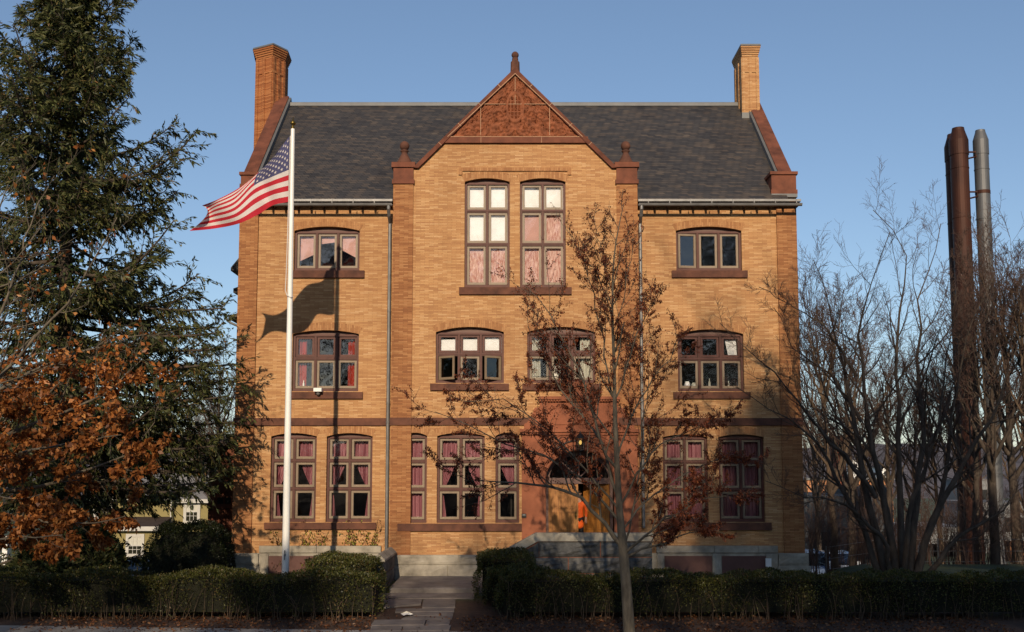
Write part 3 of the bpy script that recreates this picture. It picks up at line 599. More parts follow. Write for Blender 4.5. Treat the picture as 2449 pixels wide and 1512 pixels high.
for x0, x1 in (px2(619, 911, 1312, YQ), px2(1570, 1861, 1312, YQ)):
    x = x0
    while x < x1-.1: q = min(x1, x+rs.uniform(1.4, 1.9)); q = x1 if x1-q < .6 else q; mb.box(x+.006, q-.006, YQ, YW+.05, zu0, zu1); x = q
for x0, x1 in ((px2(619, 911, 1312, YQ)), px2(1570, 1861, 1312, YQ)):      # blocks between the basement boards
    ed = sorted([x0]+[v for w_ in bw if x0-.1 < w_[0] < x1+.1 for v in w_]+[x1])
    for a_, b2 in zip(ed[::2], ed[1::2]): rock(mb, a_, b2, ZB+2.2, zu0-.01, YQ-.01, .03)
for x0, x1 in ((XL-.10, wx(619, 1340, YQ)), (wx(1861, 1340, YQ), XR+.10)):
    rock(mb, x0, x1, wz(1352, YQ), wz(1324, YQ), YC-.12, .02); rock(mb, x0-.04, x1+.04, ZB, wz(1353, YQ), YC-.18, .035); mb.box(x0+.02, x1-.02, YC-.1, YC+.6, ZB, wz(1326, YQ))
mb.box(XL-.08, bl0-.05, YW-.12, YW+.3, ZB, zu0-.02); mb.box(br1+.05, XR+.08, YW-.12, YW+.3, ZB, zu0-.02)
zq0, zq1 = wz(1351, YP-.15), wz(1327, YP-.15)
course(mb, wx(935, 1340, YP), wx(1300, 1340, YP), zq0, zq1, YP-.13, 1.9, .015); course(mb, wx(935, 1360, YP), wx(1300, 1360, YP), -.2, zq0, YP-.16, 1.9, .04)
mb.box(bl0-.06, br1+.06, YP-.1, YP+.2, -1.5, zq1-.02)
mb.build('plinth', mt['granite'], bld)
for a_, b2 in bw: MB().box(a_, b2, YQ+.005, YQ+.06, ZB+2.2, wz(1330, YQ)).build('basement_board', mt['board'], bld)
# sills
def sill(x0, x1, y0, y1, Y): MB().box(wx(x0, y0, Y), wx(x1, y0, Y), Y-.09, Y+.22, wz(y1, Y), wz(y0, Y)).build('window_sill', mt['stoned'], bld)
for q in ((701, 872, 648, 665, YW), (1606, 1787, 648, 664.5, YW), (695, 868, 938, 954, YW), (1610, 1794, 938, 954, YW), (1029, 1217, 918, 934, YB), (1249, 1437, 918, 934, YB),
          (1098, 1367, 688, 705, YB), (633, 900, 1250, 1266, YW), (951, 1253, 1252.5, 1270, YB), (1576, 1844, 1250, 1268, YW)): sill(*q)
# windows
OPEN = {('mid centre left', 0, 0): -32, ('mid centre left', 2, 0): 32, ('top right', 0, 0): 6, ('mid left', 2, 0): 5}
def window(key):
    o = WIN[key]; x0, x1, zb, zs, za, Y = o['x0'], o['x1'], o['zb'], o['zs'], o['za'], o['Y']; Yf = Y+.13; e = .004
    f = MB(); T = .075; f.box(x0+e, x0+T, Yf, Yf+.12, zb, zs); f.box(x1-T, x1-e, Yf, Yf+.12, zb, zs)
    f.box(x0+T, x1-T, Yf+.001, Yf+.12, zb+e, zb+.10); f.box(x0+T, x1-T, Yf-.02, Yf+.12, zs-.07, zs)
    n = o['cols']; iw = (x1-x0-2*T); mw = .085; cw = (iw-mw*(n-1))/n; lv = [zb+.10]+sorted(o['trs'])+[zs-.07]
    for k in range(1, n):
        xm = x0+T+k*cw+(k-1)*mw; f.box(xm, xm+mw, Yf, Yf+.12, zb+.10, zs-.07); f.box(xm+.03, xm+mw-.03, Yf-.025, Yf, zb+.10, zs-.07)
    for z in sorted(o['trs']): f.box(x0+T, x1-T, Yf+.002, Yf+.12, z-.05, z+.05); f.box(x0+T, x1-T, Yf-.02, Yf+.002, z-.012, z+.018)
    wn = f.build('window', mt['frame'], bld)
    P = arc(x0+.01, x1-.01, zs+.002, za-.012, 12); g = MB(); g.prism([(x, z) for x, z in P], Yf+.05, Yf+.09); g.build('arch_board', mt['fill'], wn)
    # brick arch ring, 12 mm proud
    A = arc(x0, x1, zs, za, 16); B_ = arc(x0-.12, x1+.12, zs+.22, za+.26, 16); r_ = MB()
    for k in range(16):
        p, q, r2, s2 = A[k], A[k+1], B_[k+1], B_[k]
        r_.add([(p[0], Y-.012, p[1]), (q[0], Y-.012, q[1]), (r2[0], Y-.012, r2[1]), (s2[0], Y-.012, s2[1]), (p[0], Y+.03, p[1]), (q[0], Y+.03, q[1]), (r2[0], Y+.03, r2[1]), (s2[0], Y+.03, s2[1])],
               [(0, 1, 2, 3), (0, 4, 5, 1), (2, 6, 7, 3)])
    r_.add([(A[0][0], Y-.012, A[0][1]), (B_[0][0], Y-.012, B_[0][1]), (B_[0][0], Y+.03, B_[0][1]), (A[0][0], Y+.03, A[0][1])], [(0, 1, 2, 3)])
    r_.build('arch_ring', mt['soldier'], wn)
    rg_ = random.Random(key)
    for k in range(n):
        xa_ = x0+T+k*(cw+mw); xb2 = xa_+cw
        for q, (za2, zb2) in enumerate(zip(lv, lv[1:])):
            a2 = za2+(.05 if q else 0); b3 = zb2-(.05 if q < len(lv)-2 else 0); s_ = MB(); ys = Yf+.035
            fixed = len(o['trs']) == 1 and q == 1
            s_.ring(xa_+.012, xb2-.012, a2+.012, b3-.012, .062, ys, ys+.05, tb=.062); s_.ring(xa_+.062, xb2-.062, a2+.062, b3-.062, .022, ys+.018, ys+.06, tb=.03)
            so_ = s_.build('sash', mt['frame'] if fixed else mt['sash'], wn)
            p_ = MB(); dy = [rg_.uniform(-.012, .012) for _ in range(4)]
            p_.quad((xa_+.085, ys+.045+dy[0]*.3, a2+.085), (xb2-.085, ys+.045+dy[1]*.3, a2+.085), (xb2-.085, ys+.045+dy[2]*.3, b3-.085), (xa_+.085, ys+.045+dy[3]*.3, b3-.085))
            pn = p_.build('pane', mt['glass'], wn)
            an = OPEN.get((key, k, q))
            if an:
                hx = xa_+.012 if an < 0 else xb2-.012; Rm = Matrix.Translation((hx, ys, 0)) @ Matrix.Rotation(math.radians(an), 4, 'Z') @ Matrix.Translation((-hx, -ys, 0))
                for oo in (so_, pn): oo.data.transform(Rm)
    return wn
for k in WIN: window(k)
# side porch and the small roofs on the left end
pq = [(XL, wz(1018, 3)), (wx(512, 1095, 3), wz(1095, 3)), (wx(512, 1095, 3), wz(1107, 3)), (XL, wz(1030, 3))]
MB().prism(pq, 1.6, 5.5).build('porch_roof', mt['slate'], bld)
xq = wx(517, 1200, 3); mb = MB(); mb.add([(xq, 2., ZB), (XL, 2., ZB), (XL, 2., wz(1032, 3)), (xq, 2., wz(1095, 3))], [(0, 1, 2, 3)]); mb.quad((xq, 2, ZB), (xq, 5.3, ZB), (xq, 5.3, wz(1095, 3)), (xq, 2, wz(1095, 3)))
for k in range(3):
    z = wz(1245-40*k, 2); mb.box(xq-.02, XL, 1.94, 2, z-.16, z)
pw = mb.build('side_porch', mt['stone'], bld)
for px0, px1, y0, y1 in ((520, 533, 1190, 1218), (539, 551, 1190, 1218)): MB().box(wx(px0, y0, 1.95), wx(px1, y0, 1.95), 1.95, 1.99, wz(y1, 1.95), wz(y0, 1.95)).build('side_window', mt['black'], pw)
for (xa_, ya_, xb2, yb2, yt, Y0, Y1) in ((552, 640, 570, 648, 520, 4.5, 8), (558, 690, 571, 700, 655, 5, 7.5)):
    MB().prism([(XL+.1, wz(yt, Y0)), (wx(xa_, ya_, Y0), wz(ya_, Y0)), (wx(xa_, ya_, Y0), wz(yb2, Y0)), (XL+.1, wz(yb2, Y0))], Y0, Y1).build('side_roof', mt['slate'], bld)
mb = MB(); mb.prism([(XL+.1, wz(722, 4)), (wx(546, 757, 4), wz(757, 4)), (wx(546, 757, 4), wz(763, 4)), (XL+.1, wz(738, 4))], 4, 6.5); h_ = mb.build('side_hood', mt['slate'], bld)
MB().tube([wp(541, 759, 4), wp(543, 766, 4), wp(553, 773, 4), wp(569, 780, 4)], .045, 8).build('hood_gutter', mt['metal'], h_)

# ---- entrance: red sandstone surround, fanlight, doors
YS = YB-.12
px0, px1 = wx(1248, 1150, YS), wx(1526, 1150, YS); zp0, zp1 = dzb-.3, wz(1034, YS)
S = dict(DOOR); S['arc'] = ell(dx0, dx1, dzs, dza)
por = wall('door_surround', px0, px1, zp0, zp1, YS, [S], mt['redst'], bld, .7)
mb = MB(); mb.box(px0, px1, YS+.001, YB+.02, zp1-.02, zp1); mb.quad((px0, YS, zp0), (px0, YB, zp0), (px0, YB, zp1), (px0, YS, zp1)); mb.quad((px1, YS, zp0), (px1, YB, zp0), (px1, YB, zp1), (px1, YS, zp1))
mb.box(px0-.06, px1+.06, YS-.12, YB+.02, zp1, wz(1026, YS)); mb.box(px0-.03, px1+.03, YS-.06, YB+.02, zp1-.09, zp1-.001)
a0, a1 = wx(1291, 1000, YS), wx(1479, 1000, YS); za0, za1 = wz(1026, YS), wz(961, YS)
mb.box(a0, a1, YS+.02, YB+.02, za0, za1); mb.box(a0+.12, a0+.26, YS-.03, YS+.02, za0, za1-.02); mb.box(a1-.26, a1-.12, YS-.03, YS+.02, za0, za1-.02)
mb.box(a0+.45, a1-.45, YS-.01, YS+.02, za0+.14, za1-.14)
zc1 = wz(949, YS); mb.box(a0-.05, a1+.05, YS-.14, YB+.02, za1+.07, zc1); mb.box(a0-.02, a1+.02, YS-.05, YB+.02, za1, za1+.068)
x = a0
while x < a1-.05: mb.box(x, x+.045, YS-.11, YS-.05, za1+.01, za1+.066); x += .09
cxp = (a0+a1)/2; rp = wx(1426, 940, YS)-wx(1385, 940, YS)
P = [(cxp-rp*math.cos(math.pi*k/18), za1+.02+rp*1.08*math.sin(math.pi*k/18)) for k in range(19)]; mb.prism(P, YS-.04, YB+.02)
for k in range(18):
    p, q = P[k], P[k+1]; c_ = (cxp, za1+.02); s2 = lambda p, u: (c_[0]+(p[0]-c_[0])*u, c_[1]+(p[1]-c_[1])*u)
    mb.prism([s2(p, .8), s2(q, .8), s2(q, 1.06), s2(p, 1.06)], YS-.13, YS-.04)
for sg, xe in ((-1, a0), (1, a1)):      # side scrolls
    P = [(xe, za0), (xe+sg*.52, za0), (xe+sg*.50, za0+.12), (xe+sg*.34, za0+.3), (xe+sg*.24, za0+.5), (xe+sg*.2, za0+.62), (xe+sg*.09, za0+.7), (xe, za0+.72)]
    mb.prism(P if sg > 0 else P[::-1], YS+.03, YB+.02)
    mb.tube([(xe+sg*.42, YS+.02, za0+.1), (xe+sg*.42, YB, za0+.1)], .1, 12); mb.tube([(xe+sg*.12, YS+.01, za0+.62), (xe+sg*.12, YB, za0+.62)], .08, 12)
for s_, rt in ((1.05, .05), (1.17, .035), (1.42, .04), (1.55, .03)):      # archivolt mouldings
    hw = (dx1-dx0)/2*s_; c_ = (dx0+dx1)/2; pts = [(c_-hw, YS-.005, dzs-.5)] if s_ < 1.2 else []
    pts += [(x, YS-.005, z) for x, z in ell(c_-hw, c_+hw, dzs, dzs+(dza-dzs)*(1+(s_-1)*1.15), 26)]
    if s_ < 1.2: pts += [(c_+hw, YS-.005, dzs-.5)]
    mb.tube(pts, rt, 8)
for sg in (-1, 1): mb.tube([((dx0+dx1)/2+sg*1.62*(dx1-dx0)/2*.97, YS-.04, dzs-.22), ((dx0+dx1)/2+sg*1.62*(dx1-dx0)/2*.97, YS+.01, dzs-.22)], .11, 14)
mb.build('surround_moulding', mt['redst'], por)
yd = YB+.32
mb = MB(); mb.box(dx0+.005, dx1-.005, yd-.02, yd+.12, dzs-.10, dzs+.09); mb.box(dx0+.005, dx0+.10, yd, yd+.12, dzb, dzs-.1); mb.box(dx1-.10, dx1-.005, yd, yd+.12, dzb, dzs-.1)
O, I_ = ell(dx0+.005, dx1-.005, dzs+.09, dza-.01), ell(dx0+.14, dx1-.14, dzs+.09, dza-.14)
for k in range(24): mb.prism([O[k], O[k+1], I_[k+1], I_[k]], yd, yd+.1)
for a_ in (50, 90, 130):
    ca, sa = math.cos(math.radians(a_)), math.sin(math.radians(a_)); c_ = (dx0+dx1)/2; hw = (dx1-dx0)/2-.14; hh = dza-.14-dzs-.09
    mb.prism([(c_-.018*sa, dzs+.09+.018*ca), (c_+hw*ca-.018*sa, dzs+.09+hh*sa+.018*ca), (c_+hw*ca+.018*sa, dzs+.09+hh*sa-.018*ca), (c_+.018*sa, dzs+.09-.018*ca)], yd+.02, yd+.07)
dfr = mb.build('door_frame', mt['fill'], bld)
MB().prism(I_, yd+.05, yd+.056).build('fanlight', mt['glass'], dfr)
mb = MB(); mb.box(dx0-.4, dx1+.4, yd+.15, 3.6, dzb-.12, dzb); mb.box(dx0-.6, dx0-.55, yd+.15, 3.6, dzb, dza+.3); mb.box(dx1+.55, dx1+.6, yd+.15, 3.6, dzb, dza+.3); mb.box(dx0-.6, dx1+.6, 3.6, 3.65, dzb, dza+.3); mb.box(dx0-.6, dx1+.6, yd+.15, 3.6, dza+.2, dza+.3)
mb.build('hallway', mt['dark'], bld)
def leaf(x0, x1, ang, hinge):
    z0, z1 = dzb+.01, dzs-.11; L = MB(); L.box(x0, x1, yd+.03, yd+.08, z0, z1); wv = (x1-x0); H_ = z1-z0
    for u0, u1, v0, v1 in ((.12, .88, .06, .20), (.12, .46, .25, .55), (.54, .88, .25, .55), (.12, .46, .60, .93), (.54, .88, .60, .93)):
        L.ring(x0+wv*u0, x0+wv*u1, z0+H_*v0, z0+H_*v1, .03, yd+.012, yd+.031)
        L.box(x0+wv*u0+.07, x0+wv*u1-.07, yd+.018, yd+.031, z0+H_*v0+.07, z0+H_*v1-.07)
    d = L.build('door', mt['door'], bld)
    hx = x1-.08 if hinge == x0 else x0+.08; k = MB(); k.lathe((hx, yd-.02, z0+.95), [(.005, -.03), (.03, -.02), (.03, .02), (.005, .03)], 10); k.box(hx-.025, hx+.025, yd+.022, yd+.031, z0+.85, z0+1.08)
    hd = k.build('handle', mt['brass'], d)
    if ang:
        Rm = Matrix.Translation((hinge, yd+.06, 0)) @ Matrix.Rotation(math.radians(ang), 4, 'Z') @ Matrix.Translation((-hinge, -yd-.06, 0))
        d.data.transform(Rm); hd.data.transform(Rm)
    return d
xm = wx(1383, 1200, yd)
leaf(dx0+.105, xm, 0, dx0+.105); leaf(xm+.01, dx1-.105, -38, dx1-.105)

# ================================================================ entrance stairs, cheek wall
st = tag(empty('entrance_stairs', (wx(1380, 1340, -1), -1, 0)), 'dark rock faced granite entrance stairs with sloping coped parapet below the oak doors', 'stairs')
YPp = -1.9
mb = MB(); z1275, zz0 = wz(1275, YPp), -.35
cap = [(wx(1195, 1322, YPp), wz(1322, YPp)), (wx(1281, 1275, YPp), z1275), (wx(1560, 1275, YPp), z1275), (wx(1563, 1285, YPp), z1275-.12), (wx(1562, 1294, YPp), z1275-.25), (wx(1287, 1294, YPp), z1275-.25), (wx(1212, 1334, YPp), wz(1334, YPp)), (wx(1180, 1345, YPp), wz(1345, YPp)), (wx(1180, 1332, YPp), wz(1332, YPp))]
mb.prism(cap, YPp-.05, YPp+.32); 
pc = MB(); xl_, xr_ = wx(1180, 1340, YPp), wx(1561, 1340, YPp)
body = [(xl_, zz0), (xr_-.02, zz0), (xr_-.02, z1275-.26), (wx(1290, 1297, YPp), z1275-.26), (xl_, wz(1350, YPp))]
par = MB().prism(body, YPp+.035, YPp+.29).build('parapet', mt['joint'], st)
mb.build('coping', mt['granite'], par)
zt = z1275-.265; cs = [zt, zt-.47, zt-.96, zt-1.4, zt-1.85]
for k in range(4):
    za_, zb_ = cs[k+1], cs[k]; xs0 = max(xl_, wx(1290, 1297, YPp)-(zt-zb_)*1.72-.1) if k < 2 else xl_
    if k == 0:
        x2 = wx(1290, 1297, YPp)-.02; x3 = x2-.70; g = .012
        pc.add([(x3, YPp-.01, za_+g), (x2, YPp-.03, za_+g), (x2, YPp-.03, zb_-g), (x2-.03, YPp-.01, zb_-g-.02)], [(0, 1, 2, 3)]); xs0 = x2
    course(pc, xs0, xr_, za_, zb_, YPp, 1.55, .085)
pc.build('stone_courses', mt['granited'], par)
for k in range(6):
    z = .163*(k+1)
    x0 = wx(1165, 1340, -1)+.29*k
    MB().box(x0, xr_-.05, YPp+.30, YP-.14, z-.163 if k else -.3, z+.0).build('step', mt['granite'], st)
x0, x1 = wx(931, 1405, -3.5), wx(1141, 1405, -3.5)
mb = MB(); mb.prismx([(-3.46, -.35), (-3.46, -.0), (-3.42, .035), (-.1, .06), (-.1, -.35)], x0, x1)
mb.prismx([(-3.44, -.35), (-3.44, .0), (-3.4, .03), (-.1, .055), (-.1, -.35)], x1, x1+2.2)
mb.build('landing_slab', mt['flagst'], st)
ck = tag(empty('cheek_wall', (-3.9, -1.7, 0)), 'low grey stone cheek wall with pointed coping beside the entrance path', 'wall')
cx0, cx1 = -4.06, -3.77; mb = MB(); mb.box(cx0+.02, cx1-.02, -3.28, YP-.16, -.4, .72); core_ = mb.build('core', mt['joint'], ck)
mb = MB()
for z0, z1 in ((-.35, .0), (.0, .38), (.38, .76)):
    rock(mb, cx0, cx1, z0, z1, -3.30, .02, 3, 3, .05)
    y = -3.3
    while y < -.4:      # right face, turned
        y1 = min(-.2, y+rs.uniform(.8, 1.3)); q = MB(); rock(q, y, y1, z0, z1, 0, .035, 5, 3, .02)
        mb.add([(cx1-p[1], p[0], p[2]) for p in q.v], q.f); y = y1
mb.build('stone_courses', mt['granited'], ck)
xm_ = (cx0+cx1)/2
MB().add([(cx0-.05, -3.36, .77), (cx1+.05, -3.36, .77), (cx1+.05, -3.36, .83), (xm_+.04, -3.3, .98), (xm_-.04, -3.3, .98), (cx0-.05, -3.36, .83)]+[(cx0-.05, -.17, .77), (cx1+.05, -.17, .77), (cx1+.05, -.17, .83), (xm_+.04, -.2, .98), (xm_-.04, -.2, .98), (cx0-.05, -.17, .83)],
    [(0, 1, 2, 3, 4, 5), (11, 10, 9, 8, 7, 6)]+[(k, (k+1) % 6+0, (k+1) % 6+6, k+6) for k in range(6)]).build('coping', mt['granite'], ck)

# ================================================================ curtains and blinds
def drape(mb, x0, x1, z0, z1, Y, fold=.035, nf=None, tie=None, side=-1, nz=14, sag=0.):
    # side: which edge stays put when the curtain is tied back at height tie
    nf = nf or max(3, int((x1-x0)/.11)); nx = nf*6; vs = []
    for k in range(nz+1):
        t = k/nz; z = z1+(z0-z1)*t
        if tie is None: wd = 1.
        else:
            u = (z1-z)/(z1-tie); wd = 1-.80*min(1, max(0, u))**1.6 if u <= 1 else .20+.14*min(1, (u-1)*2)
        for q in range(nx+1):
            s_ = q/nx; xx = (x0+(x1-x0)*s_*wd) if side < 0 else (x1-(x1-x0)*(1-s_)*wd)
            vs.append((xx, Y+fold*math.sin(2*math.pi*nf*s_+.6*math.sin(5*t))+.01*math.sin(9*t+3*s_), z+sag*math.sin(s_*math.pi)))
    fs = [(k*(nx+1)+q, k*(nx+1)+q+1, (k+1)*(nx+1)+q+1, (k+1)*(nx+1)+q) for k in range(nz) for q in range(nx)]
    return mb.add(vs, fs)
def curtain(label, cat, group, pieces, m, name='curtain'):
    bl = []
    for p in pieces: b_ = MB(); drape(b_, **p); bl.append(b_)
    if len(bl) == 1: return tag(bl[0].build(name, m, None, True), label, cat, group)
    r_ = empty(name, bl[0].v[0])
    for b_ in bl: b_.build('curtain_panel', m, r_, True)
    return tag(r_, label, cat, group)
GC = 'curtains behind the windows'
def win(k): o = WIN[k]; return o['x0']+.03, o['x1']-.03, o['zb']+.03, o['zs']-.02, o['Y']+.37, o['trs']
def tied(k, label, m=mt['pink']):
    x0, x1, z0, z1, Y, tr = win(k); c = (x0+x1)/2; ti = min(tr)-.05
    curtain(label, 'curtain', GC, [dict(x0=x0, x1=c+.03, z0=z0, z1=z1, Y=Y, tie=ti, side=-1), dict(x0=c-.03, x1=x1, z0=z0, z1=z1, Y=Y+.03, tie=ti, side=1)], m)
tied('low left outer', 'pink tied back curtains in the ground floor window just behind the flagpole')
tied('low left inner', 'pink tied back curtains in the ground floor window left of the left downspout')
tied('bay double', 'pink tied back curtains in the double window of the ground floor bay')
x0, x1, z0, z1, Y, tr = win('bay narrow left'); curtain('closed pink curtain in the narrow bay window right of the left downspout', 'curtain', GC, [dict(x0=x0, x1=x1, z0=z0, z1=z1, Y=Y)], mt['pink'])
x0, x1, z0, z1, Y, tr = win('bay narrow right'); curtain('single pink curtain swept right in the narrow window beside the red entrance', 'curtain', GC, [dict(x0=x0-.1, x1=x1, z0=z0+1, z1=z1, Y=Y, tie=min(tr)-.1, side=1)], mt['pink'])
for k, lb in (('low right inner', 'closed rose curtains in the ground floor window just right of the right downspout'), ('low right outer', 'closed rose curtains in the ground floor window nearest the right corner')):
    x0, x1, z0, z1, Y, tr = win(k); c = (x0+x1)/2
    curtain(lb, 'curtain', GC, [dict(x0=x0, x1=c, z0=z0, z1=z1, Y=Y), dict(x0=c, x1=x1, z0=z0, z1=z1, Y=Y+.02)], mt['pink'])
x0, x1, z0, z1, Y, tr = win('mid left')
curtain('narrow bright red curtains drawn to both sides of the middle left window', 'curtain', GC, [dict(x0=x0+.1, x1=x0+.38, z0=z0+.05, z1=z1, Y=Y), dict(x0=x1-.38, x1=x1-.06, z0=z0+.05, z1=z1, Y=Y)], mt['redc'])
x0, x1, z0, z1, Y, tr = win('mid centre right')
curtain('white curtains drawn to both sides of the window above the entrance pediment', 'curtain', GC, [dict(x0=x0, x1=x0+.42, z0=z0, z1=z1-.15, Y=Y), dict(x0=x1-.45, x1=x1, z0=z0, z1=z1-.15, Y=Y)], mt['whitec'])
x0, x1, z0, z1, Y, tr = win('mid centre left')
def sheet(name, quad, m, label, cat, group=None):
    b_ = MB(); (ax, az), (bx, bz), (cx, cz_), (dx, dz), Y = quad; n_ = 8; vs = []
    for k in range(n_+1):
        for q in range(n_+1):
            s_, t = q/n_, k/n_; vs.append(((ax*(1-s_)+bx*s_)*(1-t)+(dx*(1-s_)+cx*s_)*t, Y+.012*math.sin(5*s_+2*t)*math.sin(4*t+1), (az*(1-s_)+bz*s_)*(1-t)+(dz*(1-s_)+cz_*s_)*t))
    b_.add(vs, [(k*(n_+1)+q, k*(n_+1)+q+1, (k+1)*(n_+1)+q+1, (k+1)*(n_+1)+q) for k in range(n_) for q in range(n_)])
    return tag(b_.build(name, m, None, True), label, cat, group)
sheet('window_blind', ((x0, z1-.2), (x1, z1-.12), (x1, tr[0]), (x0, tr[0]), Y-.06), mt['shade'], 'short cream blind across the upper panes of the window with two open casements', 'blind')
GB = 'blinds behind the tall attic windows'
for k, s_ in (('tall left', 'left'), ('tall right', 'right')):
    x0, x1, z0, z1, Y, tr = win(k); lo, hi = min(tr), max(tr); c = (x0+x1)/2
    zt_ = lo if s_ == 'left' else (lo+.0)
    if s_ == 'left':
        sheet('window_blind', ((x0, z1), (x1, z1), (x1, lo), (x0, lo), Y-.07), mt['shade'], 'cream blind filling the upper four panes of the left tall gable window', 'blind', GB)
        sheet('window_blind', ((x0, lo-.06), (x1, lo-.06), (x1, z0+.12), (x0, z0+.2), Y-.06), mt['pinkw'], 'pink sheet with painted reflection streaks in the lowest two panes of the left tall gable window', 'blind', GB)
    else:
        sheet('window_blind', ((x0, z1), (x1, z1), (x1, hi), (x0, hi), Y-.07), mt['shade'], 'cream blind filling the top two panes of the right tall gable window', 'blind', GB)
        sheet('window_blind', ((x0, hi-.02), (c, hi-.02), (c, lo), (x0, lo), Y-.075), mt['pinks'], 'pale pink sheet in the left middle pane of the right tall gable window', 'blind', GB)
        sheet('window_blind', ((c, hi-.08), (x1, hi-.08), (x1, z0+.02), (c, z0+.02), Y-.065), mt['pinkw'], 'rose sheet with painted reflection streaks in the right middle and lower panes of the tall gable window', 'blind', GB)
        sheet('window_blind', ((x0, lo-.02), (c, lo-.02), (c+.05, z0), (x0, z0), Y-.055), mt['pinkw'], 'pink sheet with painted reflection streaks in the lower left pane of the right tall gable window', 'blind', GB)
x0, x1, z0, z1, Y, tr = win('top left'); w3 = (x1-x0)/3; h3 = z1-z0
GP = 'pink sheets hung in the top left window'
sheet('hung_sheet', ((x0, z1), (x0+w3, z1), (x0+w3*.98, z0+h3*.48), (x0, z0+h3*.22), Y-.06), mt['pinks'], 'pale pink sheet hung slanting in the left pane of the top left window', 'sheet', GP)
sheet('hung_sheet', ((x0+w3, z1), (x0+2*w3, z1), (x0+2*w3, z0+h3*.78), (x0+w3, z0+h3*.70), Y-.05), mt['pinks'], 'pale pink sheet bunched at the top of the middle pane of the top left window', 'sheet', GP)
sheet('hung_sheet', ((x0+2*w3, z1), (x1, z1), (x1, z0+h3*.30), (x0+2*w3, z0+h3*.60), Y-.06), mt['pinks'], 'pale pink sheet hung slanting in the right pane of the top left window', 'sheet', GP)
x0, x1, z0, z1, Y, tr = win('mid right')
sheet('window_blind', ((x1-.52, z1-.16), (x1-.16, z1-.12), (x1-.12, tr[0]-.02), (x1-.40, tr[0]-.02), Y-.05), mt['shade'], 'crooked white blind in the upper right pane of the middle right window', 'blind')
def bottle(c, h_, m, name, label, cat, grp=None):
    return tag(MB().lathe(c, [(.03*h_/.3, 0), (.035*h_/.3, .02), (.035*h_/.3, h_*.6), (.014*h_/.3, h_*.78), (.014*h_/.3, h_)], 10).build(name, m, None, True), label, cat, grp)
for k, (u, h_, ma, lb) in enumerate(((.15, .22, 'shade', 'small pale lampshade on the inner sill at the left of the middle right window'), (.26, .18, 'whitec', 'second small pale lampshade on the inner sill of the middle right window'))):
    cx = x0+(x1-x0)*u; b_ = MB(); b_.lathe((cx, Y-.07, z0+.10), [(.012, 0), (.012, h_*.4)], 8); b_.lathe((cx, Y-.07, z0+.10), [(.11, h_*.35), (.06, h_)], 12)
    tag(b_.build('small_lamp', mt[ma], None, True), lb, 'lamp', 'lamps on the inner sill')
for u, h_, lb in ((.50, .34, 'pale bottle on the inner sill in the middle of the middle right window'), (.80, .26, 'pale bottle on the inner sill at the right of the middle right window')):
    bottle((x0+(x1-x0)*u, Y-.06, z0+.08), h_, mt['whitec'], 'bottle', lb, 'bottle', 'bottles on the inner sill')
x0, x1, z0, z1, Y, tr = win('mid left')
bottle((x0+.30, Y-.07, z0+.08), .28, mt['white'], 'bottle', 'white bottle on the inner sill of the middle left window with red curtains', 'bottle')
for u, ww, lb in ((.50, .22, 'short stack of books on the inner sill in the middle of the red curtained window'), (.82, .26, 'short stack of books on the inner sill at the right of the red curtained window')):
    b_ = MB(); cx = x0+(x1-x0)*u
    for q in range(3): b_.box(cx-ww/2+.01*q, cx+ww/2-.014*q, Y-.14, Y-.0, z0+.07+.028*q, z0+.095+.028*q)
    tag(b_.build('book_stack', mt['whitec'], None), lb, 'books', 'books on the inner sill')
x0, x1, z0, z1, Y, tr = win('mid centre right'); xc = (x0+x1)/2
tag(MB().box(xc-.30, xc-.02, Y-.11, Y-.095, z0+.12, z0+.56).build('paper_notice', mt['paper']), 'blank white paper propped in the middle lower pane above the entrance', 'paper')
x0, x1, z0, z1, Y, tr = win('mid centre left')
sk = MB(); sk.tube([(x0+.44, Y-.63, z0+.25), (x0+.44, Y-.618, z0+.25)], .07, 14)
# fittings on the walls
sc_ = tag(empty('security_camera', wp(761, 936, YW-.2)), 'small white security camera mounted under the middle left window', 'camera')
c_ = Vector(wp(761, 934, YW-.2)); mb = MB(); mb.box(c_.x-.13, c_.x+.13, c_.y-.14, c_.y+.1, c_.z-.045, c_.z+.075); mb.build('housing', mt['white'], sc_)
mb = MB(); mb.lathe((c_.x, c_.y, c_.z-.16), [(.02, 0), (.06, .03), (.07, .08), (.05, .115)], 12); mb.box(c_.x-.02, c_.x+.02, c_.y, YW-.095, c_.z-.05, c_.z-.01); mb.build('dome', mt['metal'], sc_)
c_ = Vector(wp(1253, 1233, YB-.12)); mb = MB(); mb.box(c_.x-.075, c_.x+.075, c_.y-.07, c_.y-.001, c_.z-.06, c_.z+.06); bb = mb.build('intercom_box', mt['black']); tag(bb, 'small black intercom box on the red stone left of the doors', 'intercom')
MB().box(c_.x-.05, c_.x+.05, c_.y-.075, c_.y-.071, c_.z-.0, c_.z+.04).build('faceplate', mt['metal'], bb)
c_ = Vector(wp(1837, 1345, .08)); mb = MB(); mb.box(c_.x-.09, c_.x+.09, c_.y-.08, c_.y+.0, c_.z-.13, c_.z+.13); mb.tube([(c_.x, c_.y-.03, c_.z-.13), (c_.x, c_.y-.03, c_.z-.6)], .02, 6)
tag(mb.build('meter_box', mt['white']), 'small white meter box on the plinth near the right corner', 'box')
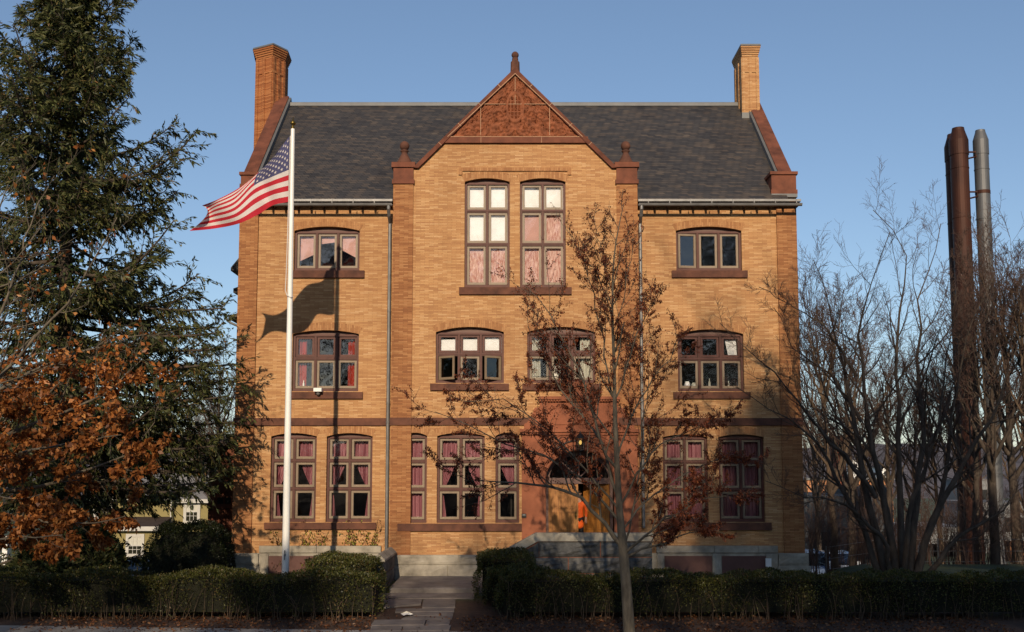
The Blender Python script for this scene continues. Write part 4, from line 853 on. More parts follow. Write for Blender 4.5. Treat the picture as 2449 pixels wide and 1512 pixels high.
# lantern over the door on scrolled iron
c_ = Vector(wp(1388, 1060, YB-.75)); lt = tag(empty('entrance_lantern', c_), 'lit iron lantern on scrolled bracket above the arched entrance', 'lantern')
b_ = MB(); b_.lathe(c_+Vector((0, 0, -.30)), [(.03, 0), (.07, .03), (.11, .06), (.10, .08)], 6); b_.lathe(c_+Vector((0, 0, .16)), [(.175, 0), (.13, .06), (.06, .14), (.02, .17), (.02, .22)], 6)
for k in range(6):
    a_ = k*math.pi/3; b_.tube([c_+Vector((.10*math.cos(a_), .10*math.sin(a_), -.22)), c_+Vector((.16*math.cos(a_), .16*math.sin(a_), .17))], .011, 5)
b_.tube([c_+Vector((0, 0, -.28)), c_+Vector((0, 0, -.45)), (c_.x, YB-.4, c_.z-.5), (c_.x, YB-.11, c_.z-.3)], .022, 6)
for sg in (-1, 1):
    pts = [Vector((c_.x+sg*(.12+.75*t), c_.y+.55, c_.z+.10-.42*t*t)) for t in np.linspace(0, 1, 9)]
    b_.tube(pts, .014, 5)
    for (ox, oz, R) in ((.28, .16, .10), (.52, .1, .14), (.70, -.06, .09)):
        b_.tube([Vector((c_.x+sg*(ox+R*(1-.55*t/6.5)*math.cos(t)), c_.y+.55, c_.z+oz+R*(1-.55*t/6.5)*math.sin(t))) for t in np.linspace(-1.2, 5, 16)], .011, 5)
b_.tube([c_+Vector((-.12, .55, .1)), c_+Vector((.12, .55, .1))], .014, 5); b_.tube([c_+Vector((0, .55, .1)), c_+Vector((0, .0, .2))], .014, 5); b_.tube([c_+Vector((0, .55, .1)), (c_.x, YB-.115, c_.z+.1)], .016, 5)
b_.build('iron_frame', mt['black'], lt)
MB().lathe(c_+Vector((0, 0, -.22)), [(.09, 0), (.15, .385)], 6).build('lantern_glass', M_glass('lantern_glass', (.80, .82, .70), 2.5, 0), lt)
MB().lathe(c_+Vector((0, 0, -.0)), [(.01, -.05), (.04, -.02), (.05, .03), (.035, .07), (.01, .09)], 10).build('bulb', mt['lampon'], lt, True)

# ================================================================ flagpole and flag
YF = -5.6
fpx, fzb = wx(683, 1360, YF), -.2; ztp = wz(306, YF)
fp = tag(empty('flagpole', (fpx, YF, fzb)), 'tall tapering white flagpole with small brass finial in front of the left wing', 'flagpole')
xt = wx(700.5, 306, YF); lean = (xt-fpx)
ppt = lambda z: (fpx+lean*(z-fzb)/(ztp-fzb), YF, z)
zz_ = np.linspace(fzb, ztp, 14); MB().tube([ppt(z) for z in zz_], [.098-.042*max(0, (z-2)/(ztp-2)) for z in zz_], 18).build('pole', mt['pole'], fp, True)
MB().lathe(ppt(ztp), [(.06, -.03), (.062, .02), (.03, .045), (.03, .07), (.075, .10), (.085, .14), (.07, .18), (.02, .22), (.012, .30)], 12).build('finial', mt['brass'], fp, True)
r0 = ppt(ztp-.25); b_ = MB()
lo = ppt(wz(700, YF)); pts = [Vector(r0)+Vector((-.055, -.05, 0)), Vector(ppt(wz(500, YF)))+Vector((-.075, -.05, 0)), Vector(ppt(wz(640, YF)))+Vector((-.10, -.06, 0)), Vector(lo)+Vector((-.12, -.07, .05)), Vector(lo)+Vector((-.06, -.10, -.1)), Vector(lo)+Vector((.04, -.1, -.15)), Vector(lo)+Vector((.09, -.02, -.12))]
b_.tube(pts, .014, 6); b_.build('halyard', mt['wht'], fp); b_ = MB(); zc_ = 1.15; q_ = Vector(ppt(zc_)); b_.box(q_.x-.02, q_.x+.02, q_.y-.15, q_.y-.08, zc_-.03, zc_+.03); b_.tube([(q_.x, q_.y-.15, zc_-.13), (q_.x, q_.y-.15, zc_+.13)], .016, 6); b_.build('cleat', mt['metal'], fp)
# flag: control net read off the photo, (u along the fly, v down the hoist)
NET = [[(1318, 235), (1309, 650), (1303, 1045)], [(1165, 430), (1105, 735), (1115, 1085)], [(1000, 630), (880, 845), (940, 1195)], [(710, 862), (640, 1075), (690, 1312)], [(440, 1010), (395, 1165), (380, 1375)], [(240, 1088), (290, 1215), (85, 1402)]]
NET = np.array(NET, float)/3.218; NET[..., 0] = (NET[..., 0]+700)/1.603; NET[..., 1] = (NET[..., 1]+450)/1.603
nu, nv = 90, 52; U = np.linspace(0, 1, nu+1); Vv = np.linspace(0, 1, nv+1)
def lag(v): a_, b2, c2 = 0, .54, 1; return ((v-b2)*(v-c2)/((a_-b2)*(a_-c2)), (v-a_)*(v-c2)/((b2-a_)*(b2-c2)), (v-a_)*(v-b2)/((c2-a_)*(c2-b2)))
vs = []
for u in U:
    t = u*5; i = min(4, int(t)); f = t-i; g = [NET[max(0, min(5, i+q))] for q in (-1, 0, 1, 2)]
    R_ = .5*((2*g[1])+(-g[0]+g[2])*f+(2*g[0]-5*g[1]+4*g[2]-g[3])*f*f+(-g[0]+3*g[1]-3*g[2]+g[3])*f**3)
    for v in Vv:
        p = sum(R_[k]*lag(v)[k] for k in range(3)); y = YF-.03-.20*min(1, u*4)*math.sin(2*math.pi*(2.0*u+.5*v-.25))+.06*math.sin(2*math.pi*(3.1*u+.8*v))*u
        vs.append(wp(p[0], p[1], y))
b_ = MB(); fs, mi = [], []
for i in range(nu):
    for j in range(nv):
        fs.append((i*(nv+1)+j, (i+1)*(nv+1)+j, (i+1)*(nv+1)+j+1, i*(nv+1)+j+1)); s_ = int(j/nv*13)
        mi.append(2 if (i/nu < .4 and s_ < 7) else (0 if s_ % 2 == 0 else 1))
b_.add(vs, fs); b_.mi = mi
def fpt(u, v):
    i, j = u*nu, v*nv; i0, j0 = min(nu-1, int(i)), min(nv-1, int(j)); a_, c2 = Vector(vs[i0*(nv+1)+j0]), Vector(vs[i0*(nv+1)+j0+1]); b2 = Vector(vs[(i0+1)*(nv+1)+j0])
    nrm = (b2-a_).cross(c2-a_).normalized(); return a_+(b2-a_)*(i-i0)+(c2-a_)*(j-j0), nrm
for r_ in range(9):
    for k in range(6 if r_ % 2 == 0 else 5):
        uc, vc = .4*((2*k+1+(r_ % 2))/12), (7/13)*((r_+1)/10)
        for sd in (-1, 1):
            star = []
            for q in range(10):
                a_ = math.pi/2+q*math.pi/5; rad = (.031 if q % 2 == 0 else .0125)
                p, nm = fpt(uc+rad*.54*math.cos(a_), min(1, max(0, vc-rad*math.sin(a_)))); star.append(p+nm*sd*.006)
            b_.add(star, [tuple(range(10))], 1)
fl = b_.build('flag', [mt['red'], mt['wht'], mt['blue']], None, True)
tag(fl, 'red, white and blue stars and stripes flag streaming left from the white flagpole', 'flag')

# ================================================================ person just inside the doors, orange jacket
def skin(name, pts, edges, m, parent=None, root=0):
    me = bpy.data.meshes.new(name); me.from_pydata([p[:3] for p in pts], edges, []); me.update()
    o = link(name, me, m, parent, False); o.modifiers.new('skin', 'SKIN'); sv = me.skin_vertices[0].data
    for k, p in enumerate(pts): sv[k].radius = (p[3], p[4] if len(p) > 4 else p[3]); sv[k].use_root = (k == root)
    sm = o.modifiers.new('sub', 'SUBSURF'); sm.levels = sm.render_levels = 2; return o
hx, hy, hz = wx(1383.5, 1230, yd+.6), yd+.6, dzb
pb = tag(empty('person', (hx, hy, hz)), 'person in an orange jacket and black trousers half hidden between the oak doors', 'person')
def T(lst): return [(hx+p[0], hy+p[1], hz+p[2])+tuple(p[3:]) for p in lst]
body = [(0, 0, .95, .13, .10), (0, 0, 1.2, .14, .10), (0, 0, 1.40, .15, .09), (0, 0, 1.52, .06), (0, -.02, 1.62, .075), (0, -.015, 1.72, .082, .09), (-.09, 0, .90, .085), (-.10, -.02, .50, .058), (-.10, .02, .09, .04), (-.10, -.14, .045, .035),
        (.09, 0, .90, .085), (.10, .02, .50, .058), (.10, .06, .09, .04), (.10, -.10, .045, .035), (-.19, 0, 1.40, .055), (-.25, .02, 1.13, .04), (-.24, -.06, .89, .03), (-.24, -.09, .80, .03), (.19, 0, 1.40, .055), (.25, .02, 1.13, .04), (.24, -.06, .89, .03), (.24, -.09, .80, .03)]
ed = [(0, 1), (1, 2), (2, 3), (3, 4), (4, 5), (0, 6), (6, 7), (7, 8), (8, 9), (0, 10), (10, 11), (11, 12), (12, 13), (2, 14), (14, 15), (15, 16), (16, 17), (2, 18), (18, 19), (19, 20), (20, 21)]
for sg, wr in ((-1, 17), (1, 21)):
    for q, L_ in enumerate((.075, .085, .08, .06)):
        k = len(body); xo = sg*.24+(q-1.5)*.019; body += [(xo, -.10, .765, .009), (xo, -.115, .765-L_*.6, .008), (xo, -.10, .765-L_, .007)]; ed += [(wr, k), (k, k+1), (k+1, k+2)]
    k = len(body); body += [(sg*.24-sg*.035, -.12, .79, .01), (sg*.24-sg*.045, -.135, .75, .009)]; ed += [(wr, k), (k, k+1)]
skin('body', T(body), ed, mt['skin'], pb)
skin('jacket', T([(0, 0, .50, .21, .15), (0, 0, 1.0, .175, .13), (0, 0, 1.2, .175, .13), (0, 0, 1.40, .175, .115), (0, 0, 1.50, .085), (-.20, 0, 1.39, .075), (-.265, .02, 1.13, .062), (-.25, -.05, .90, .052), (.20, 0, 1.39, .075), (.265, .02, 1.13, .062), (.25, -.05, .90, .052)]),
     [(0, 1), (1, 2), (2, 3), (3, 4), (3, 5), (5, 6), (6, 7), (3, 8), (8, 9), (9, 10)], mt['orangev'], pb)
skin('trousers', T([(0, 0, .93, .15, .115), (-.095, 0, .84, .10), (-.10, -.02, .5, .078), (-.10, .02, .10, .06), (.095, 0, .84, .10), (.10, .02, .5, .078), (.10, .06, .10, .06)]), [(0, 1), (1, 2), (2, 3), (0, 4), (4, 5), (5, 6)], mt['trousers'], pb)
skin('hair', T([(0, .025, 1.70, .085, .09), (0, .02, 1.79, .085, .085), (0, .035, 1.63, .06)]), [(0, 1), (0, 2)], mt['hair'], pb)
fc = MB(); hd = Vector((hx, hy-.02, hz+1.70))
for sg in (-1, 1): fc.lathe(hd+Vector((sg*.032, -.078, 0)), [(.002, -.010), (.011, 0), (.002, .010)], 8); fc.lathe(hd+Vector((sg*.085, .01, -.01)), [(.004, -.03), (.016, 0), (.004, .03)], 8)
fc.lathe(hd+Vector((0, -.094, -.035)), [(.006, -.01), (.016, -.008), (.008, .035)], 8); fc.box(hd.x-.025, hd.x+.025, hd.y-.092, hd.y-.07, hd.z-.068, hd.z-.06); fc.build('face', mt['skin'], pb, True)
# crumpled paper on the path
q = gp(*zp(640, 1245), .06); b_ = MB(); rp_ = random.Random(6)
pts = [(q[0]+.16*math.cos(a_)*rp_.uniform(.5, 1.2)-.03*k*0, q[1]+.22*math.sin(a_)*rp_.uniform(.5, 1.2), q[2]+rp_.uniform(0, .05)) for k, a_ in enumerate(np.linspace(0, 2*math.pi, 11)[:-1])]
b_.add(pts+[(q[0], q[1], q[2]+.10), (q[0]+.05, q[1]+.06, q[2]+.07)], [(k, (k+1) % 10, 10 if k < 5 else 11) for k in range(10)]+[(0, 10, 11), (5, 11, 10)]); b_.build('paper_scrap', mt['paper']); tag(bpy.data.objects['paper_scrap'], 'crumpled white paper scrap lying on the flagstone path', 'litter')

# ================================================================ vegetation
def tree_root(name, x, y, label, cat='tree', group=None):
    return tag(empty(name, (x, y, float(gz(x, y)))), label, cat, group)
def gpts(lst, Y0):      # guide points (px, py, dY) -> metres
    return [wp(p[0], p[1], Y0+(p[2] if len(p) > 2 else 0)) for p in lst]
# ---- Norway spruce by the left corner
def spruce(name, x, y, Ht, seed, label, prof, spray=16, sparse=1., group=None, whorl=.42, clear=0., extra=()):
    rng = np.random.default_rng(seed); z0 = float(gz(x, y)); rt = tree_root(name, x, y, label, 'tree', group)
    tz = np.linspace(0, Ht, 16); tp = np.stack([x+.10*np.sin(tz*.35)+.022*tz*(0), np.full(16, y)+.1*np.cos(tz*.3), z0+tz], 1)
    bt = [(tp[None], (.30*(1-tz/Ht)**.8+.02)[None], 10)]; P = []
    z = .9
    while z < Ht-.3:
        for q in range(rng.integers(4, 7)):
            if rng.random() > .82*sparse or (z < clear and rng.random() < .8): continue
            zz = z+rng.uniform(-.25, .25); a = rng.uniform(0, 2*math.pi); L = prof(min(Ht-.1, max(.3, zz)))*rng.uniform(.62, 1.14)
            t = np.linspace(0, 1, 9); el = math.radians(np.interp(zz/Ht, [0, .35, .7, 1], [-20, -12, 8, 45])+rng.uniform(-9, 9))
            rad = L*t; dz = L*(math.sin(el)*t-.22*t*(1-t)*2+.20*t**3)+rng.normal()*.04*t
            aa = a+rng.normal()*.15*t+.03*np.sin(t*6+q); bx = np.interp(zz, tz, tp[:, 0]-x)
            P.append(np.stack([x+bx+rad*np.cos(el)*np.cos(aa), y+rad*np.cos(el)*np.sin(aa), z0+zz+dz], 1))
        z += whorl*rng.uniform(.8, 1.2)
    for zz, a, L in [(z_+dz_, a_+da_, L_*f_) for z_, a_, L_ in extra for dz_, da_, f_ in ((0, 0, 1), (.2, .09, .9))[:2 if z_ < 4.7 else 1]]:
        t = np.linspace(0, 1, 9); P.append(np.stack([x+L*t*math.cos(a)+.1*np.sin(5*t), y+L*t*math.sin(a)+.12*np.sin(4*t+zz), z0+zz-.9*t+.55*t**3], 1))
    P = np.array(P); ln = np.linalg.norm(P[:, -1]-P[:, 0], axis=1); R = np.maximum((.016*ln+.008)[:, None]*np.linspace(1, .25, 9), .005); bt.append((P, R, 5))
    C, CR = grow(P, R, 30, rng, .18, 1., .30, (35, 75), -.10, .10, 5, .5, .45, .003, .25, flatten=.35); bt.append((C, CR, 3))
    wood('trunk', bt, mt['barkd'], rt)
    p, d, k = along(C, rng, spray, .0, 1.); p2, d2, k2 = along(P, rng, 26, .45, 1.)
    keep = rng.random(len(p)) < np.clip(.55+.5*np.sin(k*1.7)**2, 0, 1); p, d = p[keep], d[keep]
    p = np.concatenate([p, p2]); d = np.concatenate([d, d2]); K = len(p)
    dd = d*.9+rng.normal(size=(K, 3))*.38+np.array([0, 0, -.42]); leaves('crown', p+rng.normal(size=(K, 3))*.025, dd, rng.uniform(.12, .27, K), rng.uniform(.03, .065, K), mt['spruce'], rt, rng)
    return rt
SX, SY = wx(152, 900, -2.2), -2.2
def sprof(z): return float(np.interp(z, [0, 2, 5, 7.5, 10, 12.7, 14.5, 16.8, 18, 20], [4.0, 4.3, 4.4, 4.3, 4.0, 3.85, 3.0, 2.2, 1.6, .2]))
spruce('spruce_tree', SX, SY, 19.6, 11, 'tall dark green spruce towering left of the brick building', sprof, 30, clear=3.2, extra=((3.9, .05, 5.3), (4.6, -.12, 5.0), (5.4, .1, 5.6), (6.1, -.05, 5.2), (7.2, .12, 5.5), (8.0, -.15, 5.1), (8.9, .02, 4.9), (3.3, -.2, 5.0), (6.7, .22, 5.4), (4.2, .2, 4.6), (5.0, -.02, 5.1), (5.8, -.3, 4.8), (6.4, .08, 4.7), (7.6, -.05, 5.2), (8.4, .2, 4.7), (4.8, .3, 5.2), (7.0, -.25, 5.2)))
rng = np.random.default_rng(12); K = 5200      # ivy up the spruce trunk
zz = rng.uniform(.2, 17.5, K); a = rng.uniform(0, 6.283, K); rad = .30+.30*rng.random(K)*(1+.4*np.sin(zz*2.1+a*2))
P = np.stack([SX+.10*np.sin(zz*.35)+rad*np.cos(a), SY+.1*np.cos(zz*.3)+rad*np.sin(a), gz(SX, SY)+zz], 1)
iv = tree_root('ivy', SX, SY, 'dark glossy ivy climbing the trunk of the tall spruce', 'ivy')
leaves('foliage', P, np.stack([np.cos(a), np.sin(a), -.9+0*a], 1)+rng.normal(size=(K, 3))*.4, rng.uniform(.10, .18, K), rng.uniform(.08, .14, K), mt['ivy'], iv, rng)
# ---- young street maple with hanging seed clusters
YT = -11.2
tr = tree_root('young_maple', wx(1506, 1540, YT), YT, 'young maple with grey trunk and russet seed clusters before the entrance', 'tree')
rng = np.random.default_rng(21)
trunk = gpts([(1507, 1548), (1499, 1420), (1490, 1310), (1483, 1240), (1476, 1120), (1471, 1000), (1468, 850), (1464, 760), (1466, 640), (1474, 570), (1491, 490)], YT)
limbs = [([(1491, 1312), (1455, 1262, -.1), (1424, 1229, -.2), (1385, 1187, -.35), (1318, 1168, -.5), (1240, 1155, -.7), (1110, 1150, -.8)], .075),
 ([(1478, 1190), (1455, 1130, .1), (1441, 1060, .2), (1400, 1000, .3), (1345, 940, .4), (1300, 860, .5), (1262, 780, .5)], .05),
 ([(1474, 1120), (1442, 1075, -.2), (1425, 1010, -.3), (1390, 900, -.5), (1340, 800, -.6), (1300, 730, -.7), (1258, 685, -.8)], .045),
 ([(1470, 960), (1448, 850, .2), (1430, 740, .3), (1405, 650, .4), (1380, 592, .4), (1370, 565, .4)], .032),
 ([(1466, 780), (1450, 700, -.2), (1425, 650, -.2), (1395, 620, -.3), (1385, 590, -.3)], .02),
 ([(1484, 1250), (1400, 1150, .3), (1300, 1090, .5), (1200, 1060, .7), (1110, 1010, .8), (1040, 985, .9)], .045),
 ([(1481, 1220), (1380, 1100, -.5), (1290, 1010, -.7), (1210, 950, -.9), (1110, 960, -1.)], .035),
 ([(1470, 980), (1500, 880, -.2), (1530, 790, -.3), (1560, 735, -.4), (1575, 700, -.4)], .03),
 ([(1476, 1100), (1510, 1000, .3), (1550, 920, .5), (1600, 860, .6), (1625, 800, .7)], .035),
 ([(1483, 1210), (1530, 1120, -.3), (1590, 1060, -.5), (1650, 1030, -.7), (1725, 1000, -.8)], .038),
 ([(1486, 1270), (1530, 1210, .4), (1580, 1170, .6), (1660, 1120, .8), (1760, 1085, 1.)], .035),
 ([(1492, 1325), (1540, 1285, -.3), (1590, 1240, -.5), (1660, 1205, -.7), (1750, 1180, -.9)], .045),
 ([(1493, 1335), (1545, 1312, .2), (1600, 1295, .3), (1660, 1270, .5), (1720, 1268, .7)], .04),
 ([(1491, 1310), (1512, 1230, .5), (1535, 1100, .8), (1545, 960, 1.), (1552, 830, 1.1)], .035),
 ([(1468, 830), (1490, 720, .2), (1505, 640, .3), (1513, 570, .3)], .018), ([(1465, 700), (1440, 620), (1420, 520)], .014), ([(1474, 1060), (1400, 960, .6), (1340, 900, .9), (1270, 900, 1.2)], .028)]
tp = resample(trunk, 24); bt = [(tp[None], np.array([np.interp(np.linspace(0, 1, 24), [0, .22, .3, .6, 1], [.135, .105, .075, .04, .008])]), 12)]
G = np.array([resample(gpts(l, YT), 12) for l, _ in limbs]); G[:, 1:-1] += rng.normal(size=G[:, 1:-1].shape)*.025
GR = np.array([np.linspace(r*.74, .006, 12) for _, r in limbs]); bt.append((G, GR, 7))
A, AR = grow(G, GR, 12, rng, .2, 1, .36, (25, 60), .12, .10, 7, .6, .35, .005, .3); bt.append((A, AR, 4))
B1, B1R = grow(np.array([resample(trunk[5:], 12)]), np.linspace(.05, .01, 12)[None], 16, rng, .05, 1, .22, (35, 65), .15, .08, 7, .6, .3, .005, .3); bt.append((B1, B1R, 4))
A = np.concatenate([A, B1]); AR = np.concatenate([AR, B1R])
C, CR = grow(A, AR, 8, rng, .15, 1, .40, (25, 65), .06, .12, 5, .6, .3, .0035, .16); bt.append((C, CR, 3))
wood('trunk', bt, mt['bark'], tr)
p, d, k = along(C, rng, 110, .12, 1.); cl = (np.sin(k*12.9898)*43758.5453) % 1; keep = rng.random(len(p)) < np.where(cl > .72, .62, np.where(cl > .35, .32, .10))*np.clip(1.35-(p[:, 2]-3.2)*.21, .22, 1.2); p = p[keep]
p2, _, k2 = along(A, rng, 12, .3, 1.); keep = rng.random(len(p2)) < np.where((np.sin(k2*7.77)*999.1) % 1 > .6, .5, .12); p = np.concatenate([p, p2[keep]]); K = len(p)
D = rng.normal(size=(K, 3))*.55+np.array([0, 0, -.75]); leaves('seed_clusters', p+rng.normal(size=(K, 3))*.02, D, rng.uniform(.03, .07, K), rng.uniform(.016, .034, K), mt['seed'], tr, rng, curl=.5)
# ---- many-stemmed bare tree on the right lawn
def bare(name, guides, label, seed, per=(11, 9, 6), m='barkd', tw='twig', ang=(25, 60), lr=(.40, .42, .45), rmin=.0045, group=None, root=None, up=.10, cat='tree', tmin=.3):
    rng = np.random.default_rng(seed); G = np.array([resample(g, 14) for g, r in guides]); G[:, 1:-1] += rng.normal(size=G[:, 1:-1].shape)*.035
    GR = np.array([np.maximum(.011, r*(1-np.linspace(0, 1, 14))**1.15) for g, r in guides]); x, y = root or (float(G[0, 0, 0]), float(G[0, 0, 1])); rt = tree_root(name, x, y, label, cat, group)
    A, AR = grow(G, GR, per[0], rng, tmin, 1, lr[0], ang, up, .10, 8, .6, .45, rmin, .3); B, BR_ = grow(A, AR, per[1], rng, .15, 1, lr[1], ang, up*.8, .12, 6, .6, .4, rmin, .25)
    wood('trunk', [(G, GR, 9), (A, AR, 5)], mt[m], rt); L = [(B, BR_, 3)]
    if per[2]: C, CR = grow(B, BR_, per[2], rng, .12, 1, lr[2], ang, up*.6, .14, 4, .6, .3, rmin*.8, .14); L.append((C, CR, 3))
    wood('crown', L, mt[tw], rt); return rt
YM = -3.6
MS = [[(2122, 1405), (2088, 1250, .1), (2058, 1130, .2), (2040, 1000, .2), (2003, 800, .3), (1972, 650, .3), (1945, 560, .3)], [(2140, 1405), (2118, 1200, -.1), (2085, 1060, -.2), (2068, 930, -.2), (2052, 800, -.2), (2080, 640, -.3), (2108, 560, -.3), (2128, 480, -.3)],
 [(2158, 1405), (2150, 1150, .3), (2152, 1000, .4), (2140, 850, .5), (2155, 690, .5), (2172, 560, .6), (2125, 440, .6), (2088, 415, .6)], [(2170, 1405), (2192, 1180, .2), (2212, 1040, .3), (2200, 900, .4), (2192, 700, .5), (2236, 560, .6), (2250, 455, .7)],
 [(2185, 1405), (2235, 1230, -.2), (2312, 1100, -.4), (2372, 1000, -.6), (2420, 850, -.8), (2452, 700, -.9)], [(2195, 1405), (2285, 1290, -.3), (2380, 1230, -.6), (2480, 1130, -.9)],
 [(2112, 1405), (2062, 1262, -.2), (2003, 1150, -.4), (1960, 1062, -.6), (1860, 985, -.9), (1760, 925, -1.)], [(2095, 1190, -.1), (2030, 1100, -.3), (1955, 1030, -.5), (1885, 930, -.7), (1800, 830, -.8), (1722, 745, -.9)],
 [(2048, 900, .2), (1985, 770, .1), (1905, 700, 0), (1815, 640, -.1)], [(2150, 1405), (2130, 1250, .5), (2090, 1130, .8), (1990, 980, 1.0), (1955, 880, 1.1), (1930, 720, 1.1), (1925, 600, 1.1)],
 [(2176, 1405), (2250, 1200, .7), (2268, 1050, .9), (2290, 900, 1.1), (2330, 720, 1.2), (2380, 600, 1.3)], [(2160, 1405), (2175, 1220, -.6), (2240, 1050, -.8), (2262, 860, -.9), (2290, 640, -1.)], [(2140, 1405), (2110, 1290, -.6), (2020, 1200, -1), (1930, 1190, -1.3), (1830, 1150, -1.5)], [(2060, 1010, .2), (1990, 900, .5), (1900, 820, .7), (1850, 700, .8)]]
MS = [[(p[0], p[1] if p[1] > 900 else 900-(900-p[1])*.82)+tuple(p[2:]) for p in g] for g in MS]
bare('multistem_tree', [(gpts(g, YM), r) for g, r in zip(MS, (.14, .13, .12, .13, .13, .10, .11, .075, .055, .09, .11, .10, .09, .055))], 'wide bare tree with many dark stems right of the building', 33, (15, 8, 6), 'barkd', lr=(.22, .42, .45), rmin=.004)
# ---- bare trees further back: a few shapes, copied
def upright(seed, H, x=0., y=0., spread=.35, n=9, r=.2, z0=None):
    rng = np.random.default_rng(seed); z0 = float(gz(x, y)) if z0 is None else z0; t = np.linspace(0, 1, 8); out = []
    bend = rng.normal(size=2)*.05*H; out.append((np.stack([x+bend[0]*t*t, y+bend[1]*t*t, z0-.2+H*t], 1), r))
    for k in range(n):
        h = H*rng.uniform(.22, .7); a = k*2.4+rng.uniform(-.4, .4); L = (H-h)*rng.uniform(.55, .95); s = spread*rng.uniform(.6, 1.3); b = [x+bend[0]*(h/H)**2, y+bend[1]*(h/H)**2, z0+h]
        out.append((np.stack([b[0]+L*s*np.cos(a)*t**.8, b[1]+L*s*np.sin(a)*t**.8, b[2]+L*(t*.75+.25*t*t)], 1), r*.45*(1-h/H)+.03))
    return out
GBK = 'bare trees behind the right lawn'
def copytree(src, x, y, rot, s, label, group, name=None):
    o = src.copy(); col.objects.link(o); o.location = (x, y, float(gz(x, y))); o.rotation_euler = (0, 0, rot); o.scale = (s, s, s); o['label'] = label
    if group: o['group'] = group
    elif 'group' in o: del o['group']
    for ch in src.children:
        c = ch.copy(); col.objects.link(c); c.parent = o; c.matrix_parent_inverse = ch.matrix_parent_inverse.copy()
    return o
def at(px, Y): return wx(px, 1150, Y), Y
ba = bare('bare_tree', upright(41, 13, *at(1990, 13), .30, 11, .19), 'slender tan barked bare tree leaning beside the right corner of the building', 42, (9, 8, 5), 'barkt', group=GBK, rmin=.007)
bb_ = bare('bare_tree', upright(51, 14, *at(2035, 19), .42, 12, .24), 'bare tree with forked tan trunk in front of the dark grey shopfront', 52, (9, 8, 5), 'barkd', group=GBK, rmin=.008)
for px, Y, rot, s, src, lb in ((2330, 16, 1.2, .98, bb_, 'tall bare tree directly in front of the steel flue'), (2372, 11, 2.6, .92, bb_, 'thick dark bare trunk right of the steel flue'), (2425, 14, 4.0, 1.12, bb_, 'tall bare tree near the right edge of the photo'), (2245, 20, .5, .9, ba, 'slim bare tree left of the rusty flues'), (2475, 9, 5.1, 1.0, ba, 'bare tree cut by the right edge of the photo'), (1955, 30, 5.0, .85, bb_, 'bare tree seen just past the right corner far behind'), (2180, 30, 2.0, .88, bb_, 'bare tree behind the many stemmed tree'), (2290, 34, 4.4, 1.0, ba, 'far bare tree at the foot of the rusty flues'), (2120, 20, 1.0, .9, bb_, 'bare tree just left of the many stemmed tree in the second row'), (2450, 32, 1.7, 1.1, ba, 'far bare tree at the right edge'), (2060, 40, 2.9, .9, bb_, 'far bare tree over the grey shop'), (1940, 46, 3.7, .9, ba, 'farthest bare tree beside the right corner')):
    copytree(src, *at(px, Y), rot, s, lb, GBK)
GL = 'bare trees behind the left corner'
for px, Y, rot, s, src, lb in ((520, 22, .9, .92, bb_, 'bare tree between the spruce and the left corner of the building'), (470, 30, 2.2, .85, ba, 'smaller bare tree above the roof of the yellow house'), (545, 33, 3.9, .8, bb_, 'bare tree rising behind the left side porch'), (60, 24, 5.2, .9, bb_, 'bare tree far left behind the spruce')):
    copytree(src, *at(px, Y), rot, s, lb, GL)
rng = np.random.default_rng(58); L = []      # leafless thicket beyond the lawn
for q in range(420):
    x, y = rng.uniform(12.2, 33), rng.uniform(9.5, 16); h_ = rng.uniform(1.2, 3.4); a = rng.normal(size=2)*.22*h_; z = float(gz(x, y)); L.append(resample([(x, y, z-.1), (x+a[0]*.3, y+a[1]*.3, z+h_*.5), (x+a[0], y+a[1], z+h_)], 6))
L = np.array(L); LR = np.broadcast_to(np.linspace(.022, .007, 6), L.shape[:2]); A, AR = grow(L, LR, 6, rng, .2, 1, .45, (25, 60), .06, .14, 5, .6, .3, .006, .3); B, BR_ = grow(A, AR, 4, rng, .2, 1, .5, (25, 60), .03, .14, 4, .6, .3, .005, .2)
tag(wood('thicket', [(L, LR, 4), (A, AR, 3), (B, BR_, 3)], mt['twig'], None), kind='stuff')
# ---- dry oak reaching in from the left
YO = -10.4; rng = np.random.default_rng(61)
OG = [([(-190, 1460), (-170, 1150), (-120, 900), (-60, 700), (-20, 560), (20, 440)], .16), ([(-170, 1180), (-60, 1080, .2), (60, 1020, .4), (170, 980, .6), (260, 935, .8), (340, 860, .9)], .07), ([(-165, 1120), (-40, 950, -.3), (60, 830, -.5), (170, 720, -.7), (240, 600, -.8), (280, 520, -.8)], .06),
 ([(-172, 1220), (-40, 1180, -.2), (90, 1165, -.4), (200, 1130, -.6), (320, 1080, -.8), (370, 1010, -.9)], .065), ([(-175, 1260), (-50, 1240, .3), (80, 1245, .6), (200, 1250, .8), (300, 1235, 1.)], .05), ([(-150, 1050), (0, 930, .5), (120, 870, .7), (230, 830, .9), (350, 800, 1.1)], .05), ([(-178, 1290), (-60, 1290, -.4), (60, 1285, -.7), (150, 1280, -1.)], .04), ([(-130, 930), (0, 760, .2), (60, 600, .4), (90, 470, .5), (130, 420, .5)], .045), ([(-160, 1150), (-50, 1120, -.8), (60, 1080, -1.2), (180, 1060, -1.4), (290, 1040, -1.5)], .05), ([(-160, 1100), (-30, 1040, 1.), (90, 960, 1.2), (160, 900, 1.3), (270, 880, 1.4)], .045)]
ok = tree_root('oak_tree', wx(-190, 1450, YO), YO, 'oak with clinging orange brown dry leaves at the left edge', 'tree')
G = np.array([resample(gpts(g, YO), 14) for g, _ in OG]); G[:, 1:-1] += rng.normal(size=G[:, 1:-1].shape)*.03; GR = np.array([np.linspace(r, .01, 14) for _, r in OG])
